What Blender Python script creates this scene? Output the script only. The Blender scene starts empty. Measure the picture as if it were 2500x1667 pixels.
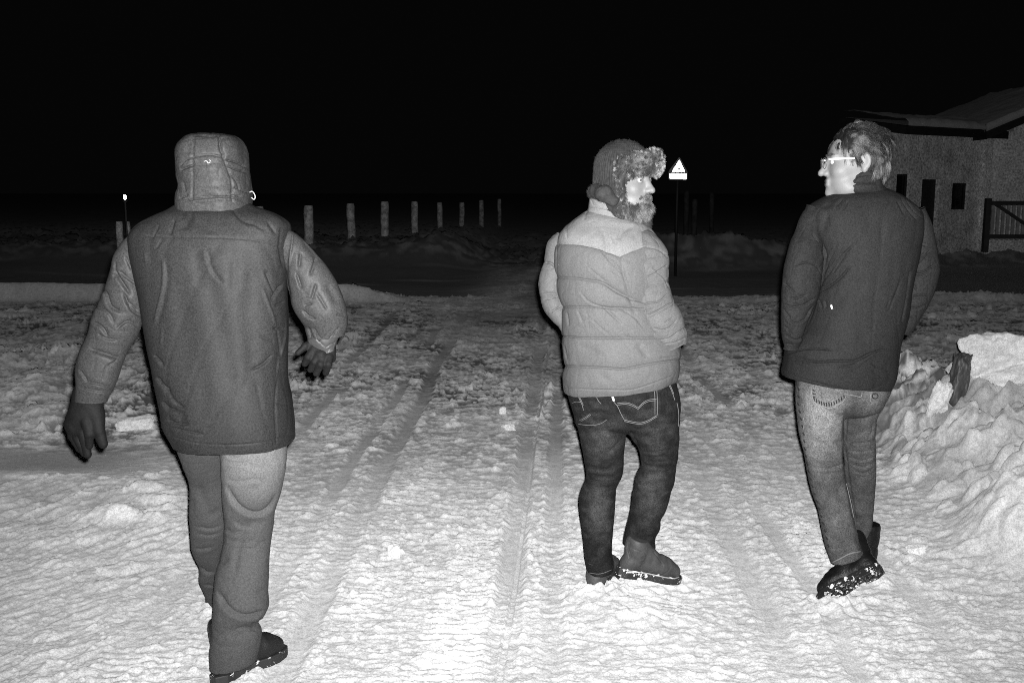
import bpy, math, random
import numpy as np
from mathutils import Vector
from mathutils.bvhtree import BVHTree

# ---------------------------------------------------------------- camera, world, flash, exposure
scene = bpy.context.scene
EYE = 1.65
PITCH = math.radians(8.5)
FPX = 35.0 / 36.0 * 2500.0          # focal length in pixels of the 2500 px wide photograph
cam_d = bpy.data.cameras.new('camera')
cam_d.lens = 35.0; cam_d.sensor_width = 36.0
cam_d.clip_start = 0.05; cam_d.clip_end = 3000.0
cam = bpy.data.objects.new('camera', cam_d)
scene.collection.objects.link(cam)
cam.location = (0, 0, EYE)
cam.rotation_euler = (math.pi / 2 - PITCH, 0, 0)
scene.camera = cam

world = bpy.data.worlds.new('World'); scene.world = world
world.use_nodes = True
wn = world.node_tree
bgn = wn.nodes.get('Background') or wn.nodes.new('ShaderNodeBackground')
bgn.inputs['Color'].default_value = (1, 1, 1, 1)
bgn.inputs['Strength'].default_value = 0.0016     # black night sky

# the photographer's flash gun on the camera, just beside and above the lens
fl_d = bpy.data.lights.new('camera_flash', 'SPOT')
fl_d.energy = 2300.0
fl_d.spot_size = math.radians(140); fl_d.spot_blend = 1.0
fl_d.shadow_soft_size = 0.012
fl = bpy.data.objects.new('camera_flash', fl_d)
scene.collection.objects.link(fl)
fl.location = (0.020, 0.0, EYE + 0.032)
fl.rotation_euler = (math.pi / 2 + math.radians(22), 0, 0)

vs = scene.view_settings
vs.view_transform = 'Standard'; vs.look = 'None'; vs.gamma = 1.0; vs.exposure = 0.0
vs.use_curve_mapping = False
scene.cycles.max_bounces = 4
scene.cycles.use_denoising = False
scene.cycles.filter_width = 1.0
scene.cycles.use_adaptive_sampling = True; scene.cycles.adaptive_min_samples = 16; scene.cycles.adaptive_threshold = 1.0
scene.cycles.sample_clamp_indirect = 0.5
scene.cycles.caustics_reflective = False; scene.cycles.caustics_refractive = False

# ---------------------------------------------------------------- helpers
SP, CP = math.sin(PITCH), math.cos(PITCH)

def at(px, py, Y):
    """world point on the plane y = Y seen at pixel (px, py) of the photograph"""
    a = (px - 1250.0) / FPX; b = -(py - 833.5) / FPX
    dy = b * SP + CP; dz = b * CP - SP
    s = Y / dy
    return np.array((a * s, Y, EYE + dz * s))

def on_ground(px, py, z=0.0):
    a = (px - 1250.0) / FPX; b = -(py - 833.5) / FPX
    dy = b * SP + CP; dz = b * CP - SP
    s = (z - EYE) / dz
    return np.array((a * s, dy * s, z))

def proj(V):
    y = V[:, 1]; z = V[:, 2] - EYE
    dep = y * CP - z * SP
    up = y * SP + z * CP
    return np.stack((1250.0 + FPX * V[:, 0] / dep, 833.5 - FPX * up / dep), 1)

def unit(v):
    v = np.asarray(v, float)
    return v / (np.linalg.norm(v) + 1e-12)

def hash2(ix, iy, seed=0):
    h = (ix.astype(np.int64) * 374761393 + iy.astype(np.int64) * 668265263 + seed * 974634777) & 0xFFFFFFFF
    h = ((h ^ (h >> 13)) * 1274126177) & 0xFFFFFFFF
    h = (h ^ (h >> 16)) & 0xFFFFFFFF
    h = (h * 2246822519) & 0xFFFFFFFF
    return (h ^ (h >> 15)) / 4294967296.0

def noise2(x, y, seed=0):
    """gradient noise, about -0.7 .. 0.7"""
    ix = np.floor(x); iy = np.floor(y); fx = x - ix; fy = y - iy
    u = fx * fx * fx * (fx * (fx * 6 - 15) + 10); v = fy * fy * fy * (fy * (fy * 6 - 15) + 10)
    r = []
    for dx, dy in ((0, 0), (1, 0), (0, 1), (1, 1)):
        a = hash2(ix + dx, iy + dy, seed) * 6.2831853
        r.append(np.cos(a) * (fx - dx) + np.sin(a) * (fy - dy))
    return (r[0] * (1 - u) + r[1] * u) * (1 - v) + (r[2] * (1 - u) + r[3] * u) * v

def hash3(ix, iy, iz, seed=0):
    return hash2(ix + iz * 7919, iy + iz * 104729, seed)

def noise3(x, y, z, seed=0):
    ix = np.floor(x); iy = np.floor(y); iz = np.floor(z); fx = x - ix; fy = y - iy; fz = z - iz
    u, v, w = [f * f * (3 - 2 * f) for f in (fx, fy, fz)]
    tot = 0
    for dx in (0, 1):
        for dy in (0, 1):
            for dz in (0, 1):
                h = hash3(ix + dx, iy + dy, iz + dz, seed) * 2 - 1
                tot = tot + h * (u if dx else 1 - u) * (v if dy else 1 - v) * (w if dz else 1 - w)
    return tot

def sstep(a, b, x):
    t = np.clip((x - a) / (b - a), 0, 1)
    return t * t * (3 - 2 * t)

def new_mesh(name, V, quads=None, tris=None, smooth=True):
    me = bpy.data.meshes.new(name)
    V = np.ascontiguousarray(V, dtype=np.float32)
    me.vertices.add(len(V)); me.vertices.foreach_set('co', V.ravel())
    nq = 0 if quads is None else len(quads); nt = 0 if tris is None else len(tris)
    li = []; st = []; off = 0
    if nq:
        li.append(np.asarray(quads, np.int32).ravel()); st.append(np.arange(nq) * 4); off = nq * 4
    if nt:
        li.append(np.asarray(tris, np.int32).ravel()); st.append(off + np.arange(nt) * 3)
    li = np.concatenate(li); st = np.concatenate(st).astype(np.int32)
    me.loops.add(len(li)); me.loops.foreach_set('vertex_index', li)
    me.polygons.add(nq + nt); me.polygons.foreach_set('loop_start', st)
    me.polygons.foreach_set('use_smooth', np.full(nq + nt, smooth))
    me.update(calc_edges=True); me.validate()
    return me

def new_obj(name, me, mat=None, parent=None):
    o = bpy.data.objects.new(name, me)
    scene.collection.objects.link(o)
    if mat is not None: me.materials.append(mat)
    if parent is not None:
        o.parent = parent
        p = Vector((0, 0, 0)); q = parent
        while q is not None: p = p + q.location; q = q.parent
        o.location = -p
    return o

def tag(o, label=None, cat=None, group=None, kind=None):
    if label: o['label'] = label
    if cat: o['category'] = cat
    if group: o['group'] = group
    if kind: o['kind'] = kind
    return o

def empty(name, loc):
    o = bpy.data.objects.new(name, None); scene.collection.objects.link(o)
    o.location = tuple(loc); o.empty_display_size = 0.1
    return o

def set_attr(me, name, vals):
    a = me.attributes.new(name, 'FLOAT', 'POINT')
    a.data.foreach_set('value', np.asarray(vals, np.float32))

def box_arrays(c, h, ax=None, bevel=0.0):
    """box centred at c with half sizes h, optional axes; bevelled through a bmesh"""
    import bmesh
    bm = bmesh.new(); bmesh.ops.create_cube(bm, size=2.0)
    for v in bm.verts: v.co = Vector((v.co.x * h[0], v.co.y * h[1], v.co.z * h[2]))
    if bevel > 0:
        bmesh.ops.bevel(bm, geom=list(bm.edges), offset=bevel, segments=2, affect='EDGES', profile=0.6)
    bmesh.ops.triangulate(bm, faces=list(bm.faces))
    V = np.array([v.co[:] for v in bm.verts]); T = np.array([[v.index for v in f.verts] for f in bm.faces])
    bm.free()
    if ax is not None: V = V @ np.array(ax)
    return V + np.array(c), T

class MB:
    def __init__(s): s.V = []; s.Q = []; s.T = []; s.n = 0
    def add(s, V, quads=None, tris=None):
        s.V.append(np.asarray(V, float))
        if quads is not None and len(quads): s.Q.append(np.asarray(quads) + s.n)
        if tris is not None and len(tris): s.T.append(np.asarray(tris) + s.n)
        s.n += len(V); return s
    def box(s, c, h, ax=None, bevel=0.0):
        V, T = box_arrays(c, h, ax, bevel); return s.add(V, tris=T)
    def build(s, name, mat, parent=None, smooth=False):
        me = new_mesh(name, np.concatenate(s.V), np.concatenate(s.Q) if s.Q else None,
                      np.concatenate(s.T) if s.T else None, smooth)
        return new_obj(name, me, mat, parent)

def grid_quads(nr, nc, wrap=False):
    i = np.arange(nr - 1)[:, None]; j = np.arange(nc if wrap else nc - 1)[None, :]
    j2 = (j + 1) % nc
    a = i * nc + j; b = i * nc + j2; c = (i + 1) * nc + j2; d = (i + 1) * nc + j
    return np.stack([a + 0 * j, b + 0 * i, c + 0 * i, d + 0 * j], -1).reshape(-1, 4)

def tube_arrays(P, R, seg=6):
    """closed tube along polyline P (n,3) with radius R"""
    P = np.asarray(P, float); n = len(P); R = np.broadcast_to(np.asarray(R, float), (n,))
    T = np.gradient(P, axis=0); T /= np.linalg.norm(T, axis=1)[:, None] + 1e-9
    up = np.array((0.13, 0.31, 0.94)); A = np.cross(T, up); A /= np.linalg.norm(A, axis=1)[:, None] + 1e-9
    B = np.cross(T, A)
    a = np.arange(seg) / seg * 2 * math.pi
    V = P[:, None] + R[:, None, None] * (A[:, None] * np.cos(a)[None, :, None] + B[:, None] * np.sin(a)[None, :, None])
    V = np.concatenate([V.reshape(-1, 3), P[:1], P[-1:]])
    Q = grid_quads(n, seg, True)
    k = np.arange(seg); k2 = (k + 1) % seg
    Tt = np.concatenate([np.stack([np.full(seg, n * seg), k2, k], 1),
                         np.stack([np.full(seg, n * seg + 1), (n - 1) * seg + k, (n - 1) * seg + k2], 1)])
    return V, Q, Tt

# ---------------------------------------------------------------- materials
def material(name, col=0.2, rough=0.7, spec=0.3, metal=0.0, sheen=0.0, var=0.15, vscale=8.0, bump=0.0, bscale=300.0,
             attr=None, attr_col=None, attr2=None, attr2_col=None, coord='Object', diff_rough=0.0, grain=0.0, gscale=215.0):
    m = bpy.data.materials.new(name); m.use_nodes = True
    nt = m.node_tree; N = nt.nodes; L = nt.links
    bs = N['Principled BSDF']
    bs.inputs['Roughness'].default_value = rough
    bs.inputs['Specular IOR Level'].default_value = spec
    bs.inputs['Metallic'].default_value = metal
    bs.inputs['Sheen Weight'].default_value = sheen
    bs.inputs['Diffuse Roughness'].default_value = diff_rough
    tc = N.new('ShaderNodeTexCoord')
    nz = N.new('ShaderNodeTexNoise'); nz.inputs['Scale'].default_value = vscale
    nz.inputs['Detail'].default_value = 6.0; nz.inputs['Roughness'].default_value = 0.6
    L.new(tc.outputs[coord], nz.inputs['Vector'])
    rp = N.new('ShaderNodeMapRange')
    rp.inputs['From Min'].default_value = 0.3; rp.inputs['From Max'].default_value = 0.7
    rp.inputs['To Min'].default_value = 1 - var; rp.inputs['To Max'].default_value = 1 + var
    L.new(nz.outputs['Fac'], rp.inputs['Value'])
    base = N.new('ShaderNodeValue'); base.outputs[0].default_value = col
    cur = base.outputs[0]
    for an, ac in ((attr, attr_col), (attr2, attr2_col)):
        if an:
            at_ = N.new('ShaderNodeAttribute'); at_.attribute_name = an
            mx = N.new('ShaderNodeMix'); mx.data_type = 'FLOAT'
            L.new(at_.outputs['Fac'], mx.inputs[0]); L.new(cur, mx.inputs[2]); mx.inputs[3].default_value = ac
            cur = mx.outputs[0]
    mu = N.new('ShaderNodeMath'); mu.operation = 'MULTIPLY'
    L.new(cur, mu.inputs[0]); L.new(rp.outputs[0], mu.inputs[1])
    if grain > 0:      # thread-by-thread speckle of the weave
        ng = N.new('ShaderNodeTexNoise'); ng.inputs['Scale'].default_value = gscale; ng.inputs['Detail'].default_value = 2.0; ng.inputs['Roughness'].default_value = 0.8
        L.new(tc.outputs[coord], ng.inputs['Vector'])
        rg_ = N.new('ShaderNodeMapRange'); rg_.inputs['From Min'].default_value = 0.3; rg_.inputs['From Max'].default_value = 0.7
        rg_.inputs['To Min'].default_value = 1 - grain; rg_.inputs['To Max'].default_value = 1 + grain
        L.new(ng.outputs['Fac'], rg_.inputs['Value'])
        m2 = N.new('ShaderNodeMath'); m2.operation = 'MULTIPLY'; L.new(mu.outputs[0], m2.inputs[0]); L.new(rg_.outputs[0], m2.inputs[1]); mu = m2
    cc = N.new('ShaderNodeCombineColor')
    for k in range(3): L.new(mu.outputs[0], cc.inputs[k])
    L.new(cc.outputs[0], bs.inputs['Base Color'])
    if bump > 0:
        n2 = N.new('ShaderNodeTexNoise'); n2.inputs['Scale'].default_value = bscale; n2.inputs['Detail'].default_value = 3
        L.new(tc.outputs[coord], n2.inputs['Vector'])
        bp = N.new('ShaderNodeBump'); bp.inputs['Strength'].default_value = bump; bp.inputs['Distance'].default_value = 0.01
        L.new(n2.outputs['Fac'], bp.inputs['Height']); L.new(bp.outputs[0], bs.inputs['Normal'])
    return m
# ---------------------------------------------------------------- snowy ground: one sheet to the horizon
def lumps(x, y, s, seed, dens=0.75, asp=1.0):
    """rounded crumbs of snow lying in cells of size s; returns height in cell units"""
    X = x / (s * asp); Y_ = y / s
    ix = np.floor(X); iy = np.floor(Y_); out = np.zeros_like(x)
    for dx in (-1, 0, 1):
        for dy in (-1, 0, 1):
            cx = ix + dx; cy = iy + dy
            hx = hash2(cx, cy, seed); hy = hash2(cx, cy, seed + 7); hr = hash2(cx, cy, seed + 13)
            r = 0.25 + 0.38 * hr * hr
            an = hash2(cx, cy, seed + 31) * 3.1416
            ux = X - (cx + 0.2 + 0.6 * hx); uy = Y_ - (cy + 0.2 + 0.6 * hy)
            qx = ux * np.cos(an) + uy * np.sin(an); qy = (-ux * np.sin(an) + uy * np.cos(an)) * 1.5
            d2 = (qx * qx + qy * qy) / (r * r)
            h = np.sqrt(np.clip(1 - d2, 0, 1)) * r * (0.5 + 0.8 * hash2(cx, cy, seed + 41))
            h = np.where(hash2(cx, cy, seed + 23) < dens, h, 0)
            out = np.maximum(out, h)
    return out

# (x0 at y=3.2, slope dx/dy, half width, depth, softness)
TRACKS = [(-0.043, 0.060, 0.012, 0.020), (-0.05, 0.047, 0.055, 0.024), (0.13, 0.050, 0.045, 0.014), (-0.815, 0.016, 0.060, 0.016), (-1.02, 0.012, 0.045, 0.008),
          (0.98, 0.045, 0.06, 0.010), (1.22, 0.03, 0.04, 0.007), (-1.42, -0.02, 0.05, 0.008), (1.62, 0.02, 0.05, 0.007)]
RIBS = [(-0.60, 0.010, 0.15, 0.052), (-0.22, 0.03, 0.12, 0.046), (0.58, 0.035, 0.16, 0.050), (-1.30, 0.0, 0.18, 0.048), (1.42, 0.03, 0.14, 0.05)]

def Hsmooth(x, y):
    """broad shape of the ground: banks, terrace, mounds"""
    h = 0.035 * noise2(x * 0.35, y * 0.35, 3) + 0.02 * noise2(x * 0.9 + 5, y * 0.9, 4)
    # ploughed bank along the right of the track
    e = x - (2.08 + 0.05 * (y - 4.7) + 0.22 * noise2(x * 0.1, y * 0.9, 8))
    m = sstep(3.6, 4.6, y) * (1 - sstep(7.4, 8.6, y))
    brk = 0.11 * (1 - np.minimum(1, 3.2 * abs(noise2(x * 2.6 + 0.5 * y, y * 2.2, 19)))) + 0.07 * (1 - np.minimum(1, 3.2 * abs(noise2(x * 6, y * 5, 20)))) + 0.03 * noise2(x * 9, y * 9, 24)
    bank = sstep(0.0, 0.75, e) * (0.20 + 0.14 * noise2(x * 1.6, y * 1.3, 9) + 0.10 * noise2(x * 3.1, y * 2.7, 10) + brk)
    h = h + m * bank
    h = h + m * sstep(-.1, .25, e) * (lumps(x + .05 * noise2(x * 5, y * 5, 25), y, .30, 26, .55, 1.2) * .30 * .55 + lumps(x, y + .03 * noise2(x * 9, y * 9, 27), .13, 28, .5, 1.1) * .13 * .7)
    h = h + 0.20 * np.exp(-(((x - 2.62) / 0.38) ** 2 + ((y - 4.55) / 0.33) ** 2))
    h = h + 0.10 * np.exp(-(((x - 2.30) / 0.12) ** 2 + ((y - 4.45) / 0.22) ** 2))
    h = h + 0.12 * np.exp(-(((x - 3.25) / 0.35) ** 2 + ((y - 6.2) / 0.45) ** 2))
    h = h - 0.10 * np.exp(-(((x - 2.45) / 0.30) ** 2 + ((y - 6.35) / 0.50) ** 2))
    # low rough windrow on the left
    e2 = -(x + 2.35 + 0.2 * noise2(y * 0.8, x * 0.1, 18))
    h = h + 0.10 * sstep(0, 0.8, e2) * sstep(6.9, 7.4, y) * (1 - sstep(9.5, 11.0, y)) * (0.6 + noise2(x * 1.9, y * 1.9, 11))
    h = h + 0.05 * np.exp(-(((x + 2.9) / 0.9) ** 2 + ((y - 5.5) / 0.35) ** 2)) - 0.03 * np.exp(-(((x + 2.9) / 0.9) ** 2 + ((y - 6.3) / 0.45) ** 2))
    # plough edge in front of the cross road
    yc = 15.3 + 0.25 * noise2(x * 0.4, x * 0.0, 12)
    left = 1 - sstep(-2.6, -1.45, x); right = sstep(2.3, 4.2, x)
    h = h + (0.26 * left + 0.06 * right) * np.exp(-((y - yc) / np.where(y < yc, 0.13, 0.5)) ** 2)
    # cross road cut slightly lower
    h = h - 0.10 * (1 - np.exp(-((x - 0.55 - 0.02 * y) / 1.5) ** 4)) * sstep(15.9, 16.6, y) * (1 - sstep(22.0, 23.6, y))
    # mounds of ploughed snow at both corners beyond it
    h = h + 0.36 * np.exp(-(((x + 1.4) / 1.0) ** 2 + ((y - 24.6) / 1.2) ** 2))
    h = h + 0.09 * np.exp(-((y - 23.6) / 0.6) ** 2) * (1 - sstep(-2.2, -0.6, x))
    h = h + 0.62 * np.exp(-(((x - 3.1) / 1.0) ** 2 + ((y - 25.2) / 1.4) ** 2)) + 0.45 * np.exp(-(((x - 5.2) / 1.5) ** 2 + ((y - 24.3) / 1.1) ** 2))
    h = h + 0.22 * np.exp(-((y - 24.0) / 0.6) ** 2) * sstep(2.0, 3.4, x)
    # terrace that carries the posts
    h = h + 0.37 * sstep(20.0, 25.0, y - 0.04 * x) * (1 - sstep(-2.4, -1.0, x - 0.02 * y))
    return h

FEET = [tuple(on_ground(*p)[:2]) for p in ((1440, 1440), (1480, 1442), (1530, 1405), (1590, 1418), (1640, 1415), (2000, 1476), (2050, 1470), (2120, 1390), (514, 1488))]

def Hground(x, y, want_crumb=False):
    h = Hsmooth(x, y)
    fade = 1 - sstep(26, 60, y)
    sm = np.zeros_like(x)
    wob = 0.02 * noise2(y * 0.7, x * 0.3, 30)
    near = 1 - sstep(13.5, 15.5, y)
    for x0, sl, w, dp in TRACKS:
        d = x - (x0 + sl * (y - 3.2)) - wob * (1 + 2 * abs(x0))
        pat = sstep(-0.25, 0.15, noise2(y * 0.6 + x0 * 9, x0 * 3 + 0 * y, 40))
        g = np.exp(-(d / w) ** 6)
        h = h - dp * g * near * (0.35 + 0.65 * pat) + 0.20 * dp * np.exp(-((abs(d) - w * 1.35) / (w * 0.35)) ** 2) * near
        sm = np.maximum(sm, g * (0.30 + 0.6 * pat) * near)
        h = h + g * near * 0.0022 * noise2(d * 130, y * 2.5 + x0 * 40, 41)
    # soft drifts where the surface is smooth
    yw = y + 0.35 * noise2(x * 1.4, y * 0.8, 44) + 0.12 * noise2(x * 5, y * 5, 45) - 0.12 * (x + 3)
    sm = np.maximum(sm, np.exp(-(((x + 3.0) / 1.0) ** 4 + ((yw - 6.0) / 0.50) ** 4)))
    e = x - (2.12 + 0.05 * (y - 4.7))
    sm = np.maximum(sm, (0.50 + 0.40 * sstep(-.1, .3, noise2(x * 1.5, y * 1.5, 43))) * sstep(0.0, 0.35, e) * sstep(3.6, 4.4, y) * (1 - sstep(6.7, 7.5, y)))
    sm = np.maximum(sm, (1 - sstep(-2.6, -1.45, x)) * np.exp(-((y - 15.15) / 0.35) ** 4) * 0.9)
    patch = 0.75 + 0.55 * sstep(-0.3, 0.45, noise2(x * 0.8, y * 0.55, 50))
    rg = (1 - sm) * patch
    side = sstep(1.1, 2.2, abs(x - 0.2))
    wx = 0.03 * noise2(x * 9, y * 9, 60); wy = 0.02 * noise2(x * 15, y * 15, 62)
    lf = sstep(-0.9, -1.7, x) * (1 - sstep(5.2, 6.2, y))          # dragged, slanting snow at the near left
    ua = 0.50 * x + 0.87 * y + 0.05 * noise2(x * 3, y * 3, 85); ub = 0.87 * x - 0.50 * y + 0.04 * noise2(x * 5, y * 5, 86)
    fd_ = sstep(4.8, 8.5, y)
    c = lumps(x + wx, y, 0.16, 61, 0.20, 1.5) * 0.16 * (0.06 + 0.45 * side) * 0.5
    c = c + lumps(x + wx, y + wy, 0.085, 63, 0.30, 1.5) * 0.085 * (0.20 + 0.25 * side + 0.40 * fd_) * (1 - 0.6 * lf)
    c = c + lumps(x + wx, y + wy, 0.045, 65, 0.45, 1.4) * 0.045 * (0.38 + 0.45 * fd_) * (1 - 0.6 * lf)
    c = c + lumps(x, y + wy, 0.024, 68, 0.42, 1.3) * 0.024 * 0.5
    wav = noise2(x * 5, y * 15 + 1.6 * noise2(x * 4, y * 4, 72), 71)
    cc = 0.0085 * wav * (0.7 + 0.8 * side) + 0.0065 * noise2(x * 11, y * 27 + wav, 73) + 0.0046 * noise2(x * 27 + wav, y * 46, 74) + 0.0015 * noise2(x * 65, y * 95, 70)
    sl_ = 0.012 * noise2(ua * 3.5, ub * 13, 87) + 0.0075 * noise2(ua * 9, ub * 30, 88) + 0.0035 * noise2(ua * 22, ub * 60, 89)
    c = c + cc * (1 - 0.85 * lf) * (1.5 + 1.1 * fd_) + 1.3 * sl_ * lf + 0.02 * side * noise2(x * 3.3, y * 4.2, 84)
    # far ground: only coarse relief survives
    c = c + sstep(6, 16, y) * (0.03 * noise2(x * 3.1, y * 3.8, 75) + 0.04 * np.maximum(0, noise2(x * 1.4, y * 1.7, 76)))
    rocky = sstep(0.18, 0.5, noise2(x * 1.1 + 9, y * 1.1, 77)) * side
    c = c + 0.085 * rocky * np.maximum(0, noise2(x * 6, y * 6, 78) + 0.1)
    crumb = c * rg
    h = h + c * rg * fade
    cross = sstep(15.9, 16.6, y) * (1 - sstep(22.0, 23.6, y)) * 0.75 * (1 - np.exp(-((x - 0.55 - 0.02 * y) / 1.5) ** 4))
    h = h - c * rg * fade * cross
    far = sstep(22.5, 24.5, y) * fade
    h = h + far * (0.16 * noise2(x * 1.8, y * 1.8, 79) + 0.16 * np.maximum(0, noise2(x * 4, y * 4, 80)) + 0.07 * noise2(x * 9, y * 9, 81))
    # prints of ribbed tracks across the way
    ph = 2.2 * noise2(x * 1.6, y * 0.9, 90) + 0.5 * noise2(x * 6, y * 3, 92)
    for x0, sl, w, pitch in RIBS:
        d = x - (x0 + sl * (y - 3.2))
        mk = np.exp(-(d / w) ** 6) * sstep(-0.10, 0.30, noise2(x * 1.2 + x0 * 5, y * 1.0, 91)) * near
        tt = (y / pitch + ph + 0.25 * np.sin(d * 9)) * 2 * math.pi
        h = h + mk * 0.0060 * (np.sin(tt) + 0.3 * np.sin(2 * tt + 1)) * (1 - 0.6 * sm)
    # smooth drifts keep faint wind ripples
    h = h + sm * 0.0035 * noise2(x * 5, y * 5, 95) + 0.0012 * noise2(x * 22, y * 22, 96) * sm
    # heaped loose snow by the boots
    for bx, by, rr, hh in ((0.42, 3.78, 0.20, 0.045), (0.62, 3.66, 0.20, 0.03), (1.22, 3.60, 0.16, 0.02), (-0.95, 3.2, 0.2, 0.02)):
        q = ((x - bx) ** 2 + (y - by) ** 2) / rr ** 2
        h = h + hh * np.exp(-q * 1.5) * (0.7 + 0.7 * noise2(x * 14, y * 14, 97))
    for bx, by in FEET:
        q = ((x - bx) ** 2 + (y - by) ** 2) / 0.11 ** 2
        h = h + 0.024 * np.exp(-q * 1.3) * (0.8 + 1.6 * noise2(x * 22, y * 22, 98))
    if want_crumb: return h, crumb
    return h

def ground_z(x, y):
    return float(Hground(np.array([float(x)]), np.array([float(y)]))[0])

def snow_material(name='snow', col=0.86, road=False):
    m = bpy.data.materials.new(name); m.use_nodes = True
    nt = m.node_tree; N = nt.nodes; L = nt.links; bs = N['Principled BSDF']
    bs.inputs['Roughness'].default_value = 0.55; bs.inputs['Specular IOR Level'].default_value = 0.35
    bs.inputs['Diffuse Roughness'].default_value = 0.3
    tc = N.new('ShaderNodeTexCoord')
    n1 = N.new('ShaderNodeTexNoise'); n1.inputs['Scale'].default_value = 1.3; n1.inputs['Detail'].default_value = 8
    n1.inputs['Roughness'].default_value = 0.65
    L.new(tc.outputs['Object'], n1.inputs['Vector'])
    mr = N.new('ShaderNodeMapRange'); mr.inputs['From Min'].default_value = 0.32; mr.inputs['From Max'].default_value = 0.68
    mr.inputs['To Min'].default_value = col * 0.82; mr.inputs['To Max'].default_value = min(0.95, col * 1.06)
    L.new(n1.outputs['Fac'], mr.inputs['Value'])
    cur = mr.outputs[0]
    for sc_, lo_, hi_, k_ in ((150, .40, .56, .74), (34, .36, .54, .80)):     # grey ice pits between white grains
        g_ = N.new('ShaderNodeTexNoise'); g_.inputs['Scale'].default_value = sc_; g_.inputs['Detail'].default_value = 5; g_.inputs['Roughness'].default_value = .7
        L.new(tc.outputs['Object'], g_.inputs['Vector'])
        gr_ = N.new('ShaderNodeMapRange'); gr_.inputs['From Min'].default_value = lo_; gr_.inputs['From Max'].default_value = hi_
        gr_.inputs['To Min'].default_value = k_; gr_.inputs['To Max'].default_value = 1.07; L.new(g_.outputs['Fac'], gr_.inputs['Value'])
        mm = N.new('ShaderNodeMath'); mm.operation = 'MULTIPLY'; L.new(cur, mm.inputs[0]); L.new(gr_.outputs[0], mm.inputs[1]); cur = mm.outputs[0]
    if road:   # worn, icy, dirty stretches of the driven way; far snow painted dim for night
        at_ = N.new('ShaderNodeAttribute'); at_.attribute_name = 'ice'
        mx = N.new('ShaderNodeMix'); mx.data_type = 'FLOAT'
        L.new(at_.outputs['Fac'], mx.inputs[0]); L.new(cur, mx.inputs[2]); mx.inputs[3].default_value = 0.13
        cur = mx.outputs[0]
        a2 = N.new('ShaderNodeAttribute'); a2.attribute_name = 'bare'  # far ground tone matched to the black sky
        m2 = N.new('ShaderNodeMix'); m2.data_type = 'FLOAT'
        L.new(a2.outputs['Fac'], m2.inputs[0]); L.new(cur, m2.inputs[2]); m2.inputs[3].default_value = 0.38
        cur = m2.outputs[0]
    cc = N.new('ShaderNodeCombineColor')
    for k in range(3): L.new(cur, cc.inputs[k])
    L.new(cc.outputs[0], bs.inputs['Base Color'])
    n2 = N.new('ShaderNodeTexNoise'); n2.inputs['Scale'].default_value = 110; n2.inputs['Detail'].default_value = 4
    n2.inputs['Roughness'].default_value = 0.7
    L.new(tc.outputs['Object'], n2.inputs['Vector'])
    bp = N.new('ShaderNodeBump'); bp.inputs['Strength'].default_value = 0.25; bp.inputs['Distance'].default_value = 0.005
    L.new(n2.outputs['Fac'], bp.inputs['Height']); L.new(bp.outputs[0], bs.inputs['Normal'])
    return m

M_SNOW = snow_material('snow', 0.88)
M_ROOFSNOW = snow_material('dimmed_roof_snow', 0.45)  # roof snow coloured grey to stay dim at night
M_GROUND = snow_material('packed_snow', 0.80, road=True)

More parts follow.
